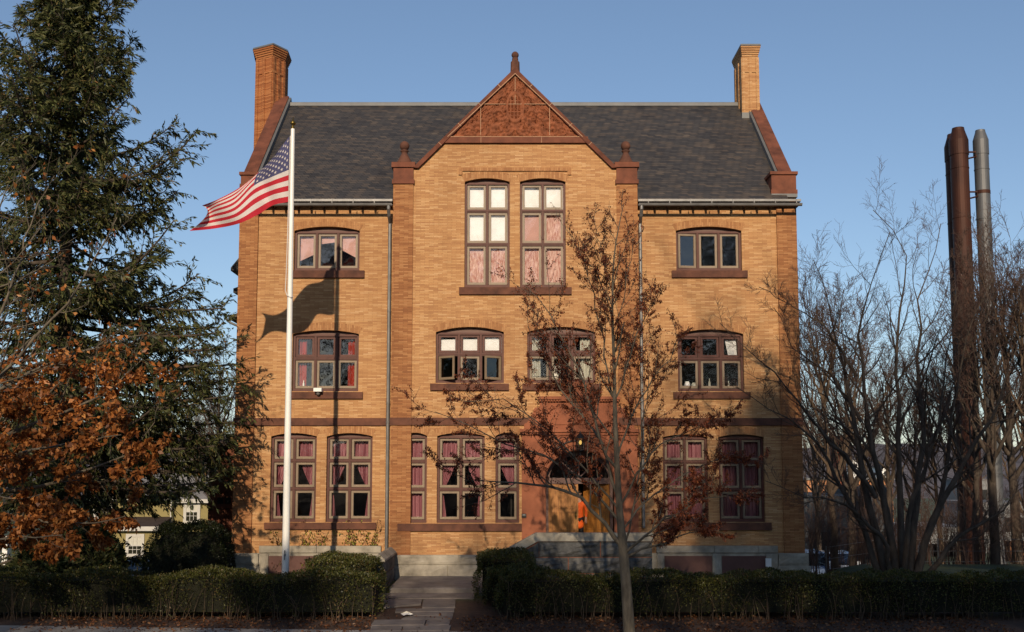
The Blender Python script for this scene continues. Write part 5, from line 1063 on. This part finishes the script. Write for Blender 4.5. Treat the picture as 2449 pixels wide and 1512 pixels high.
A, AR = grow(G, GR, 12, rng, .2, 1, .30, (25, 65), .06, .10, 7, .55, .35, .005, .3); C, CR = grow(A, AR, 6, rng, .2, 1, .40, (25, 65), .02, .12, 5, .6, .3, .004, .2)
wood('trunk', [(G, GR, 8), (A, AR, 4), (C, CR, 3)], mt['bark'], ok)
p, d, k = along(C, rng, 46, .1, 1.); zl = np.clip((wz(790, YO)-p[:, 2])/1.6, .0, 1); cl = (np.sin(k*12.9898)*43758.5453) % 1
keep = rng.random(len(p)) < np.clip(zl**1.3, .03, 1)*np.where(cl > .45, .95, .15); p, d = p[keep], d[keep]; K = len(p)
leaves('leaves', p+rng.normal(size=(K, 3))*.035, d*.5+rng.normal(size=(K, 3))*.5+np.array([0, 0, -.45]), rng.uniform(.09, .18, K), rng.uniform(.06, .11, K), mt['oak'], ok, rng, curl=.4)
# ---- clipped hedges
def hedge(name, boxes, label, seed, dens=900, leafm='hedge', lsz=(.035, .07), cat='hedge', top=.05, rnd=.12, stems=True):
    rng = np.random.default_rng(seed); rt = tag(empty(name, (sum(boxes[0][:2])/2, sum(boxes[0][2:4])/2, 0)), label, cat); Ps, Ns = [], []; core_ = MB(); st_ = []
    for (x0, x1, y0, y1, zt) in boxes:
        def gzz(x, y): return .0515+.0507*y if y < -3 else float(gz(x, y))
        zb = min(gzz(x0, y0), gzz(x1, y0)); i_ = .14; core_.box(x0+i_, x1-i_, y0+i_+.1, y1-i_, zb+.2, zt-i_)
        H = zt-zb
        for (ax, n_) in (('t', (x1-x0)*(y1-y0)*1.3), ('f', (x1-x0)*H), ('b', (x1-x0)*H*.3), ('l', (y1-y0)*H), ('r', (y1-y0)*H)):
            K = int(n_*dens); u, v = rng.random(K), rng.random(K); dep = rng.exponential(.05, K)-.03
            if ax == 't': P = np.stack([x0+(x1-x0)*u, y0+(y1-y0)*v, zt-dep], 1); Nn = np.array([0, 0, 1.])
            elif ax in 'fb': P = np.stack([x0+(x1-x0)*u, (y0+dep) if ax == 'f' else (y1-dep), zb+.10+(H-.1)*v**.8], 1); Nn = np.array([0, -1. if ax == 'f' else 1, .2])
            else: P = np.stack([(x0+dep) if ax == 'l' else (x1-dep), y0+(y1-y0)*u, zb+.10+(H-.1)*v**.8], 1); Nn = np.array([-1. if ax == 'l' else 1, 0, .2])
            # lumpy outline and rounded shoulders
            off = .075*np.sin(P[:, 0]*2.1+P[:, 2]*4+seed)+.05*np.sin(P[:, 0]*7.3-P[:, 1]*5+1)+.035*np.sin(P[:, 2]*9+P[:, 0]*2.3); P = P+Nn*off[:, None]
            if ax != 't': thin = (P[:, 2]-zb)/H; keep = rng.random(K) < np.clip(.12+1.5*thin, 0, 1)*np.clip(.55+.6*np.sin(P[:, 0]*2.7+P[:, 2]*3)+.3, .25, 1); P = P[keep]
            else: e_ = np.minimum(np.minimum(P[:, 1]-y0, y1-P[:, 1]), np.minimum(P[:, 0]-x0, x1-P[:, 0])); P[:, 2] -= rnd*np.clip(1-e_/.25, 0, 1)**2+rng.random(len(P))*top
            Ps.append(P); Ns.append(np.broadcast_to(Nn, P.shape))
        K = int((x1-x0)*12) if stems else 0
        for q in range(K if x0 == boxes[0][0] else 0):
            x, y = rng.uniform(x0+.1, x1-.1), rng.uniform(y0+.03, y0+.3); h_ = rng.uniform(.3, .95)*H; st_.append(resample([(x, y, gzz(x, y)-.03), (x+rng.normal()*.07, y-.02, zb+h_*.5), (x+rng.normal()*.14, y+rng.normal()*.08-.03, zb+h_)], 4))
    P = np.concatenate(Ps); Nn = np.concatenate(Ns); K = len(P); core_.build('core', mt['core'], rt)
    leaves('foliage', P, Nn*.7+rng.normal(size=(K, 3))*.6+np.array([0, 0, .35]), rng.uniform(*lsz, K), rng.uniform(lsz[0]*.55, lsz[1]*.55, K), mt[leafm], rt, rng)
    if st_: S_ = np.array(st_); wood('stems', [(S_, np.broadcast_to(np.linspace(.012, .005, 4), S_.shape[:2]), 4)], mt['barkt'], rt)
    return rt
hy0 = -7.75
hzl = wz(1378, hy0)
hedge('hedge', [(-14.5, wx(903, 1400, hy0), hy0, hy0+1.5, hzl), (wx(755, 1340, -5), wx(905, 1340, -4.6), hy0+1.5, -3.6, wz(1336, -5.2))], 'long clipped hedge left of the flagstone path', 71, 1000)
hedge('hedge', [(wx(1190, 1400, hy0), 14.8, hy0, hy0+1.5, wz(1380, hy0)), (wx(1143, 1340, -5), wx(1268, 1340, -5), hy0+1.9, -3.2, wz(1332, -5.6)), (wx(1165, 1370, -6), wx(1290, 1370, -6), hy0+.7, hy0+2.2, wz(1362, -6.6))], 'long clipped hedge right of the flagstone path', 72, 1000)
# dark rounded yew by the left corner
def bush(name, c, rx, ry, rz, label, seed, K=26000, leafm='yew', cat='shrub', p=4.5, lsz=(.04, .085)):
    rng = np.random.default_rng(seed); rt = tag(empty(name, c), label, cat); d = unit(rng.normal(size=(K, 3))); d[:, 2] = np.abs(d[:, 2])
    k = 1/((np.abs(d[:, 0])**p+np.abs(d[:, 1])**p+np.abs(d[:, 2])**p)**(1/p)); rr_ = k*(1-rng.exponential(.03, K))*(1+.035*np.sin(d[:, 0]*9+d[:, 2]*7)+.03*np.sin(d[:, 1]*13+d[:, 2]*11))
    P = np.array(c)+d*rr_[:, None]*np.array([rx, ry, rz]); leaves('foliage', P, d*.7+rng.normal(size=(K, 3))*.55, rng.uniform(*lsz, K), rng.uniform(lsz[0]*.4, lsz[1]*.4, K), mt[leafm], rt, rng)
    n = 14; vs = []
    for b in range(7):
        for a in range(n):
            u = (math.cos(2*math.pi*a/n)*math.cos(b*.26), math.sin(2*math.pi*a/n)*math.cos(b*.26), math.sin(b*.26)); q = .9/sum(abs(t)**p for t in u)**(1/p); vs.append((c[0]+rx*q*u[0], c[1]+ry*q*u[1], c[2]+rz*q*u[2]))
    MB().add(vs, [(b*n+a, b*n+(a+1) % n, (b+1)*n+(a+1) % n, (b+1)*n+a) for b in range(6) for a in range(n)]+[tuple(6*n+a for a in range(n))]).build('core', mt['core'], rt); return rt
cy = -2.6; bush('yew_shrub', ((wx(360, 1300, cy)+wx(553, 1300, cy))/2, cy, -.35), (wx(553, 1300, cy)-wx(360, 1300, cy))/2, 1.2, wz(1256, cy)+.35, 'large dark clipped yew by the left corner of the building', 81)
cy = -3.2
for px, w_, top, lb, sd in ((130, 1.2, 1275, 'dark ragged evergreen under the spruce left of the blue grey car', 82), (215, 1.1, 1262, 'dark evergreen beneath the spruce trunk', 83)):
    bush('evergreen_shrub', (wx(px, 1320, cy), cy, -.3), w_, 1.0, wz(top, cy)+.3, lb, sd, 6000, 'spruce', p=2.2, lsz=(.10, .22))
# climbing vines on the left wall
def vine(px0, px1, y0, y1, n_, label, seed):
    rng = np.random.default_rng(seed); L, Q = [], []; Yv = YW-.03
    for k in range(n_):
        x = wx(rng.uniform(px0, px1), 1350, Yv); pts = []; top = rng.uniform(y0, (y0+y1)/2)
        for t in np.linspace(0, 1, 9): pts.append((x+.10*math.sin(7*t+k)+rng.normal()*.04+.25*t*rng.normal()*.3, Yv-.14*(1-t > .75), wz(1362+(top-1362)*t, Yv)))
        L.append(pts)
    L = np.array(L); rt = tag(empty('climbing_vine', tuple(L[0, 0])), label, 'vine'); wood('stem', [(L, np.broadcast_to(np.linspace(.008, .003, 9), L.shape[:2]), 4)], mt['twig'], rt)
    p, d, k = along(L, rng, 36, .1, 1.); K = len(p); p += rng.normal(size=(K, 3))*np.array([.05, .008, .03])-np.array([0, .02, 0])
    leaves('leaves', p, rng.normal(size=(K, 3))*np.array([.6, .15, .4])+np.array([0, -.1, -.6]), rng.uniform(.045, .09, K), rng.uniform(.035, .07, K), mt['vine'], rt, rng, flat=np.array([.9, 0, 0]))
vine(720, 905, 1235, 1335, 28, 'sparse green and russet vine on the brick left of the downspout', 91); vine(625, 690, 1240, 1330, 6, 'sparse russet vine on the brick beside the left corner pier', 92)
# leaf litter in front of the hedges
rng = np.random.default_rng(95); K = 9000; x = rng.uniform(-12, 12, K); y = rng.uniform(-11, -7.2, K); ok_ = ~((x > wx(880, 1500, -9.5)-.1) & (x < wx(1100, 1450, -9)+.0) & (rng.random(K) < .93)); x, y = x[ok_], y[ok_]; K = len(x)
D = rng.normal(size=(K, 3))*np.array([1, 1, .25]); o = leaves('leaf_litter', np.stack([x, y, .0515+.0507*y+rng.uniform(.02, .06, K)], 1), D, rng.uniform(.05, .11, K), rng.uniform(.03, .06, K), mt['litter'], None, rng, flat=np.array([0, 0, 0.])); tag(o, kind='stuff')
# ---- trees behind the camera, across the street: they throw the shade and stand in the window reflections
GS = 'trees across the street'
bs = bare('street_tree', upright(101, 19, -15, -56, .42, 14, .32), 'tall bare street tree across the road, farthest left', 102, (13, 10, 4), 'barkd', group=GS, rmin=.008, lr=(.36, .42, .45))
for x, y, rot, s, lb in ((-4, -56, 1.4, 1.0, 'tall bare street tree across the road, second from left'), (3.5, -54, 2.9, 1.15, 'tall bare street tree across the road, facing the entrance'), (8.5, -50, 4.1, 1.15, 'tall bare street tree across the road, facing the right wing'), (6.3, -49, 2.2, 1.2, 'tall bare street tree across the road, between the entrance and right wing'), (13, -57, 5.3, 1.2, 'tall bare street tree across the road, farthest right')):
    copytree(bs, x, y, rot, s, lb, GS)
sp = spruce('shade_spruce', -9, -61, 16.0, 111, 'unseen dense spruce added across the road for shade, facing the left wing', lambda z: float(np.interp(z, [0, 3, 8, 14, 16], [4.2, 4.4, 3.4, 1.2, .2])), 9, 1.1, 'unseen spruces added for shade', .5)  # unseen spruces, added and scaled to shade the hedges and lower walls
for x, y, rot, s, lb in ((-3, -63, .7, 1.22, 'unseen dense spruce added across the road for shade, left of the entrance axis'), (4.6, -61, 3., 1.53, 'taller unseen spruce added across the road for shade, facing the right wing'), (9.4, -63, 5.2, 1.55, 'taller unseen spruce added across the road for shade, facing the right lawn'), (15.5, -62, 2.2, 1.6, 'taller unseen spruce added across the road for shade, right of the lawn'), (20.5, -62, .2, 1.5, 'taller unseen spruce added across the road for shade, at the far right')):
    copytree(sp, x, y, rot, s, lb, 'unseen spruces added for shade')
sp.scale = (1.1, 1.1, 1.1)

# ================================================================ background: house, cars, shops, flues
def window_house(mb_parent, px0, px1, y0, y1, Y, split=True):
    x0, x1, z0, z1 = wx(px0, y0, Y), wx(px1, y0, Y), wz(y1, Y), wz(y0, Y); f = MB(); f.ring(x0, x1, z0, z1, .17, Y-.06, Y+.02); xm = (x0+x1)/2
    f.box(x0+.17, x1-.17, Y-.05, Y, (z0+z1)/2-.04, (z0+z1)/2+.04)
    for k in (1, 2): xx = x0+.17+(x1-x0-.34)*k/3; f.box(xx-.012, xx+.012, Y-.045, Y-.02, z0+.17, z1-.17)
    for zz in (z0+(z1-z0)*.32, z0+(z1-z0)*.70): f.box(x0+.17, x1-.17, Y-.044, Y-.022, zz-.012, zz+.012)
    w_ = f.build('window', mt['trim'], mb_parent); g = MB(); zm = (z0+z1)/2
    g.quad((x0+.17, Y-.03, zm), (x1-.17, Y-.03, zm), (x1-.17, Y-.03, z1-.17), (x0+.17, Y-.03, z1-.17)); g.build('blind', mt['whitec'], w_)
    h_ = MB(); h_.quad((x0+.17, Y-.032, z0+.17), (x1-.17, Y-.032, z0+.17), (x1-.17, Y-.032, zm), (x0+.17, Y-.032, zm)); h_.build('pane', M_glass('house_glass', (.25, .27, .28), 3, .0) if 'house_glass' not in bpy.data.materials else bpy.data.materials['house_glass'], w_)
YH = 27.; yh = tag(empty('yellow_house', (wx(400, 1300, YH), YH, -3)), 'olive yellow clapboard house with white windows and grey roof behind the spruce', 'house')
X = lambda px, Y=YH: wx(px, 1200, Y)
ze_a, zr_a = wz(1186, YH), wz(1112, YH+4)
mb = MB(); mb.box(X(230), X(411), YH, YH+9, -4, ze_a); mb.box(X(408.5), X(512), YH+.4, YH+9, -4, wz(1194, YH)); mb.box(X(290), X(413), YH-2., YH-.01, -4, wz(1260, YH-2))
mb.prismx([(YH+.0, ze_a), (YH+4.5, zr_a), (YH+9, ze_a)], X(230)+.1, X(411)-.1); wall_ = mb.build('wall', mt['siding'], yh)
t = .12; mb = MB(); mb.prismx([(YH-.35, ze_a-.05), (YH+4.5, zr_a+.15), (YH+9.3, ze_a-.05), (YH+9.3, ze_a-.17), (YH+4.5, zr_a+.03), (YH-.35, ze_a-.17)], X(222), X(414))
zb_e, zb_r = wz(1194, YH), wz(1080, YH+4); mb.prismx([(YH+.1, zb_e), (YH+4.2, zb_r), (YH+8.5, zb_e), (YH+8.5, zb_e-.12), (YH+4.2, zb_r-.12), (YH+.1, zb_e-.12)], X(370), X(514)); mb.build('roof', mt['shingle'], yh)
mb = MB(); z0, z1 = wz(1260, YH-2.2), wz(1240, YH); mb.prismx([(YH-2.35, z0), (YH+.02, z1+.1), (YH+.02, z1-.02), (YH-2.35, z0-.08)], X(284), X(413)); pr_ = mb.build('porch_roof', mt['shingled'], yh)
mb = MB(); mb.box(X(284), X(414), YH-2.42, YH-2.3, z0-.22, z0+.02); mb.box(X(222), X(414), YH-.42, YH-.36, ze_a-.24, ze_a-.02); mb.box(X(412), X(516), YH+.02, YH+.09, zb_e-.22, zb_e); mb.box(X(409), X(412), YH-.1, YH+.3, z0, ze_a); mb.build('trim', mt['trim'], yh)
window_house(yh, 302, 346, 1277, 1332, YH-2.02); window_house(yh, 440, 480, 1194, 1253, YH+.38); window_house(yh, 225, 282, 1190, 1242, YH-.02)
# white gate post at the left edge
q = Vector(wp(10, 1340, 8)); gp2 = tag(empty('white_fence', q), 'short white picket fence with tall post at the left edge', 'fence')
MB().box(q.x-.10, q.x+.10, 8, 8.2, q.z-1.6, wz(1283, 8)).build('post', mt['white'], gp2); mb = MB()
for k in range(9): mb.box(q.x-.32-.17*k, q.x-.22-.17*k, 8.05, 8.1, q.z-1.5, wz(1322, 8))
mb.box(q.x-1.8, q.x-.1, 8.1, 8.14, wz(1330, 8), wz(1327, 8)); mb.build('pickets', mt['white'], gp2)
# cars
def car(x, y, rot, label, m, L=4.5, Wd=1.8, H=1.55, box=False, group='parked cars', rack=True, cat='car'):
    g = float(gz(x, y)); rt = tag(empty('parked_car', (x, y, g)), label, cat, group); hw = Wd/2; z = g
    def P(l): return [(y+a_*L, z+b_*H) for a_, b_ in l]
    lower = [(-.5, .20), (-.5, .46), (-.47, .56), (-.24, .60), (.32, .60), (.48, .60), (.5, .50), (.5, .22), (.40, .16), (-.40, .16)]
    mb = MB(); mb.prismx(P(lower), x-hw, x+hw)
    top = [(-.24, .60), (-.10 if not box else -.16, .95), (.0, .985), (.34, .985), (.44, .62)]; n = len(top)
    sh = lambda b_: .80 if b_ > .9 else .97
    vs = [(x-hw*sh(b_), y+a_*L, z+b_*H) for a_, b_ in top]+[(x+hw*sh(b_), y+a_*L, z+b_*H) for a_, b_ in top]
    mb.add([vs[1], vs[2], vs[3], vs[n+3], vs[n+2], vs[n+1]], [(0, 1, 4, 5), (1, 2, 3, 4)])
    for s_ in (-1, 1):
        for a_, b2 in ((0, 1), (3, 4)):
            p, q = [Vector(vs[k+(n if s_ > 0 else 0)]) for k in (a_, b2)]; mb.tube([p, q], .045, 6)
        p, q = [Vector(vs[k+(n if s_ > 0 else 0)]) for k in (1, 3)]; mb.tube([p, q], .05, 6); c_ = (top[2][0])*L; mb.box(x+s_*hw*.96-.02, x+s_*hw*.96+.02, y+c_-.05, y+c_+.05, z+.6*H, z+.8*H)
    bd = mb.build('body', m, rt)
    g_ = MB(); i_ = lambda k: Vector(vs[k])
    g_.quad(i_(0), i_(n), i_(n+1), i_(1)); g_.quad(i_(3), i_(n+3), i_(n+4), i_(4)); g_.add([vs[0], vs[1], vs[3], vs[4]], [(0, 1, 2, 3)]); g_.add([vs[n], vs[n+1], vs[n+3], vs[n+4]], [(0, 1, 2, 3)])
    g_.build('glazing', mt['cglass'], rt); MB().box(x-hw*.9, x+hw*.9, y-.2*L, y+.4*L, z+.5*H, z+.61*H).build('seats', mt['black'], rt)
    for s_ in (-1, 1):
        for a_ in (-.31, .31):
            w_ = MB(); w_.tube([(x+s_*(hw-.2), y+a_*L, z+.31), (x+s_*(hw+.01), y+a_*L, z+.31)], .31, 18); wh = w_.build('wheel', mt['tyre'], rt); r_ = MB(); r_.tube([(x+s_*(hw-.02), y+a_*L, z+.31), (x+s_*(hw+.02), y+a_*L, z+.31)], .19, 12); r_.build('rim', mt['metal'], wh)
        h_ = MB(); h_.box(x+s_*hw*.72-.16, x+s_*hw*.72+.16, y-.505*L, y-.47*L, z+.43*H, z+.52*H); h_.build('headlight', mt['white'], rt); h_ = MB(); h_.box(x+s_*hw*.8-.1, x+s_*hw*.8+.1, y+.49*L, y+.505*L, z+.42*H, z+.56*H); h_.build('tail_light', mt['redlamp'], rt)
        mm = MB(); mm.box(x+s_*(hw+.11)-.11, x+s_*(hw+.11)+.11, y-.2*L, y-.17*L, z+.63*H, z+.72*H); mm.build('mirror', m, rt)
    if rack:
        r_ = MB()
        for s_ in (-1, 1): r_.tube([(x+s_*hw*.72, y-.02*L, z+.985*H), (x+s_*hw*.72, y+.0*L, z+1.03*H), (x+s_*hw*.72, y+.32*L, z+1.03*H), (x+s_*hw*.72, y+.34*L, z+.985*H)], .02, 6)
        r_.build('roof_rack', mt['black'], rt)
    return rt
def carat(px, py, Y, H): x = wx(px, py, Y); return x, Y
YC_ = 12.5
car(wx(302, 1335, YC_), YC_+2.2, 0, 'blue grey estate car with roof rails right of the dark evergreens', mt['carblue'], rack=True, H=1.62, Wd=1.8)
car(wx(36, 1335, YC_), YC_+2.2, 0, 'dark blue car with roof rails at the left edge by the white post', mt['carblue'], H=1.62)
car(wx(418, 1318, 15)+.3, 17.5, 0, 'black off-roader between the blue grey car and the house', mt['cardark'], H=1.75, Wd=1.95, box=True, rack=False)
car(wx(1948, 1330, 25), 26.5, 0, 'dark off-roader with pale roof just right of the building corner', mt['carblue'], H=1.9, Wd=1.95, box=True, rack=False)
car(wx(2020, 1335, 27), 28.5, 0, 'silver car parked before the dark grey shopfront', mt['carsilver'], H=1.72, Wd=1.85, rack=False)
# dark grey shop
YG = 41.; sh_ = tag(empty('grey_shop', (wx(2010, 1250, YG), YG, -3.3)), 'dark grey flat roofed shop with black display windows behind the right trees', 'shop')
mb = MB(); zs0 = -4.2; x0, x1 = wx(1915, 1200, YG), wx(2135, 1200, YG)
mb.box(x0, x1, YG, YG+14, zs0, wz(1186, YG)); mb.box(wx(2075, 1180, YG), x1, YG-.05, YG+8, wz(1186, YG), wz(1166, YG)); mb.box(x0, x1, YG-.12, YG, wz(1265, YG), wz(1258, YG)); mb.build('wall', mt['greyb'], sh_)
for a_, b2 in ((1935, 1985), (2025, 2046), (2052, 2085), (2092, 2122)): MB().box(wx(a_, 1290, YG-.06), wx(b2, 1290, YG-.06), YG-.06, YG+.02, wz(1345, YG), wz(1272, YG)).build('display_window', mt['black'], sh_)
mb = MB(); mb.prism([wp(2030, 1230, YG-.1)[::2], wp(2040, 1234, YG-.1)[::2], wp(2055, 1238, YG-.1)[::2], wp(2062, 1232, YG-.1)[::2], wp(2058, 1228, YG-.1)[::2]], YG-.14, YG-.1); mb.build('wall_sign', mt['white'], sh_)
# long orange brick building, tall brick chimney, pale buildings
YO2 = 82.; ob_ = tag(empty('orange_brick_building', (wx(2010, 1170, YO2), YO2, -6)), 'long low orange brick building beyond the grey shop', 'building')
MB().box(wx(1930, 1170, YO2), wx(2135, 1170, YO2), YO2, YO2+12, -8, wz(1148, YO2)).build('wall', mt['orangeb'], ob_); MB().box(wx(1926, 1170, YO2), wx(2140, 1170, YO2), YO2-.2, YO2+12.2, wz(1148, YO2)+.002, wz(1143, YO2)).build('roof', mt['pale'], ob_)
for k in range(7): MB().box(wx(1945+27*k, 1170, YO2), wx(1957+27*k, 1170, YO2), YO2-.05, YO2+.05, wz(1180, YO2), wz(1160, YO2)).build('window', mt['black'], ob_)
YK = 58.; ck_ = tag(empty('brick_chimney_stack', (wx(2010, 1100, YK), YK, -5)), 'square red brick chimney standing beyond the grey shop', 'chimney')
mb = MB(); a_, b2 = wx(1997, 1100, YK), wx(2024, 1100, YK); mb.box(a_, b2, YK, YK+1.3, -6, wz(1050, YK)); mb.build('shaft', mt['redb'], ck_); MB().box(a_-.12, b2+.12, YK-.12, YK+1.42, wz(1050, YK)+.002, wz(1042, YK)).build('cap', mt['orangeb'], ck_)
def pale(px0, px1, y0, Y, label, m='pale', name='pale_building', n_=5, gab=False):
    x0, x1, z1 = wx(px0, y0, Y), wx(px1, y0, Y), wz(y0, Y); r_ = tag(empty(name, ((x0+x1)/2, Y, -8)), label, 'building'); MB().box(x0, x1, Y, Y+10, -12, z1).build('wall', mt[m], r_)
    if gab: MB().prismx([(Y-.3, z1), (Y+5, z1+(x1-x0)*.28), (Y+10.3, z1)], x0-.3, x1+.3).build('roof', mt['shingle'], r_)
    else: MB().box(x0-.1, x1+.1, Y-.1, Y+10.1, z1+.002, z1+.25).build('roof', mt['shingle'], r_)
    for k in range(n_): xx = x0+(x1-x0)*(k+.5)/n_; MB().box(xx-.5, xx+.5, Y-.06, Y, z1-2.6, z1-1.2).build('window', mt['black'], r_)
pale(1925, 1957, 1212, 54, 'small white gabled shed just past the right corner', gab=True, n_=1)
pale(2215, 2330, 1268, 60, 'long white warehouse behind the flues', n_=6); pale(2345, 2500, 1208, 70, 'white block behind the trees at the right edge', n_=6); pale(2320, 2362, 1150, 110, 'tall pale block between the flues and the right trees', n_=2); pale(2050, 2120, 1148, 120, 'pale flat building beyond the orange brick one', n_=4)
for px, py, Y, lb in ((2046, 1100, 300, 'tiny white house on the far hill'), (2118, 1118, 280, 'second tiny white house lower on the far hill')): pale(px-9, px+9, py, Y, lb, 'white', 'hill_house', 1, True)
q = Vector(wp(2438, 1320, 16)); mb = MB()
for k in range(5):
    for j in range(4): mb.box(q.x-.42+.215*j, q.x-.215+.215*j, 16, 16.6, q.z-.5+.2*k, q.z-.31+.2*k)
tag(mb.build('brick_pile', mt['orangeb']), 'neat stack of orange bricks on the grass at the right edge', 'bricks')
# boiler flues
def flue(name, pxt, pyt, pxc, rad, Y, m, label, cone):
    x = wx(pxc, pyt, Y); zt = wz(pyt, Y); rt = tag(empty(name, (x, Y, -4)), label, 'flue', 'boiler flues')
    sm = MB().lathe((x, Y, -4), [(rad, 0), (rad, zt+4-cone-.9), (rad*1.0, zt+4-cone-.85)], 28)
    for zz in np.arange(1.5, zt+4-cone-1.5, 2.9): sm.lathe((x, Y, -4+zz), [(rad+.002, 0), (rad+.022, .012), (rad+.022, .06), (rad+.002, .072)], 28)
    sm.build('pipe', m, rt); MB().lathe((x, Y, zt-cone-.86), [(rad*1.07, 0), (rad*1.07, .86), (rad*.70, .86+cone*.8), (rad*.66, .86+cone)], 28).build('cowl', m, rt); return rt, x, zt
r1, xa_, z1_ = flue('rusty_flue', 0, 307, 2291, .50, 25, mt['rust'], 'tall rusty brown steel flue, the front and higher one', .75)
flue('rusty_flue', 0, 322, 2279, .48, 26.2, mt['rust'], 'tall rusty brown steel flue half hidden behind the front one', .75)
r2, xb2, z2_ = flue('steel_flue', 0, 312, 2344, .40, 25.2, mt['steel'], 'tall shiny stainless steel flue with rusty bands', .6)
for py in (365, 460):
    mb = MB(); z = wz(py, 25.2); mb.lathe((xb2, 25.2, z-.13), [(.415, 0), (.415, .2)], 28)
    mb.box(xa_+.45, xb2-.38, 25.0, 25.1, z-.06, z+.02); mb.tube([(xa_+.48, 25.02, z-.42), (xb2-.36, 25.05, z-.28)], .05, 6); mb.tube([(xb2-.36, 25.05, z-.28), (xb2-.36, 25.05, z-.1)], .04, 6); mb.build('bracket', mt['rust'], r2)
# chain fence at the back of the lawn
fc_ = tag(empty('wire_fence', (18, 11.4, -.6)), 'low wire fence along the back of the right lawn', 'fence'); mb = MB(); P = [(x, 11.4, float(gz(x, 11.4))) for x in np.arange(13.5, 34, 2.4)]
for p in P: MB().tube([p, (p[0], p[1], p[2]+1.15)], .03, 6).build('post', mt['metal'], fc_)
for h_ in (.15, .6, 1.1): mb.tube([(p[0], p[1], p[2]+h_) for p in P], .012, 4)
mb.build('wire', mt['metal'], fc_)
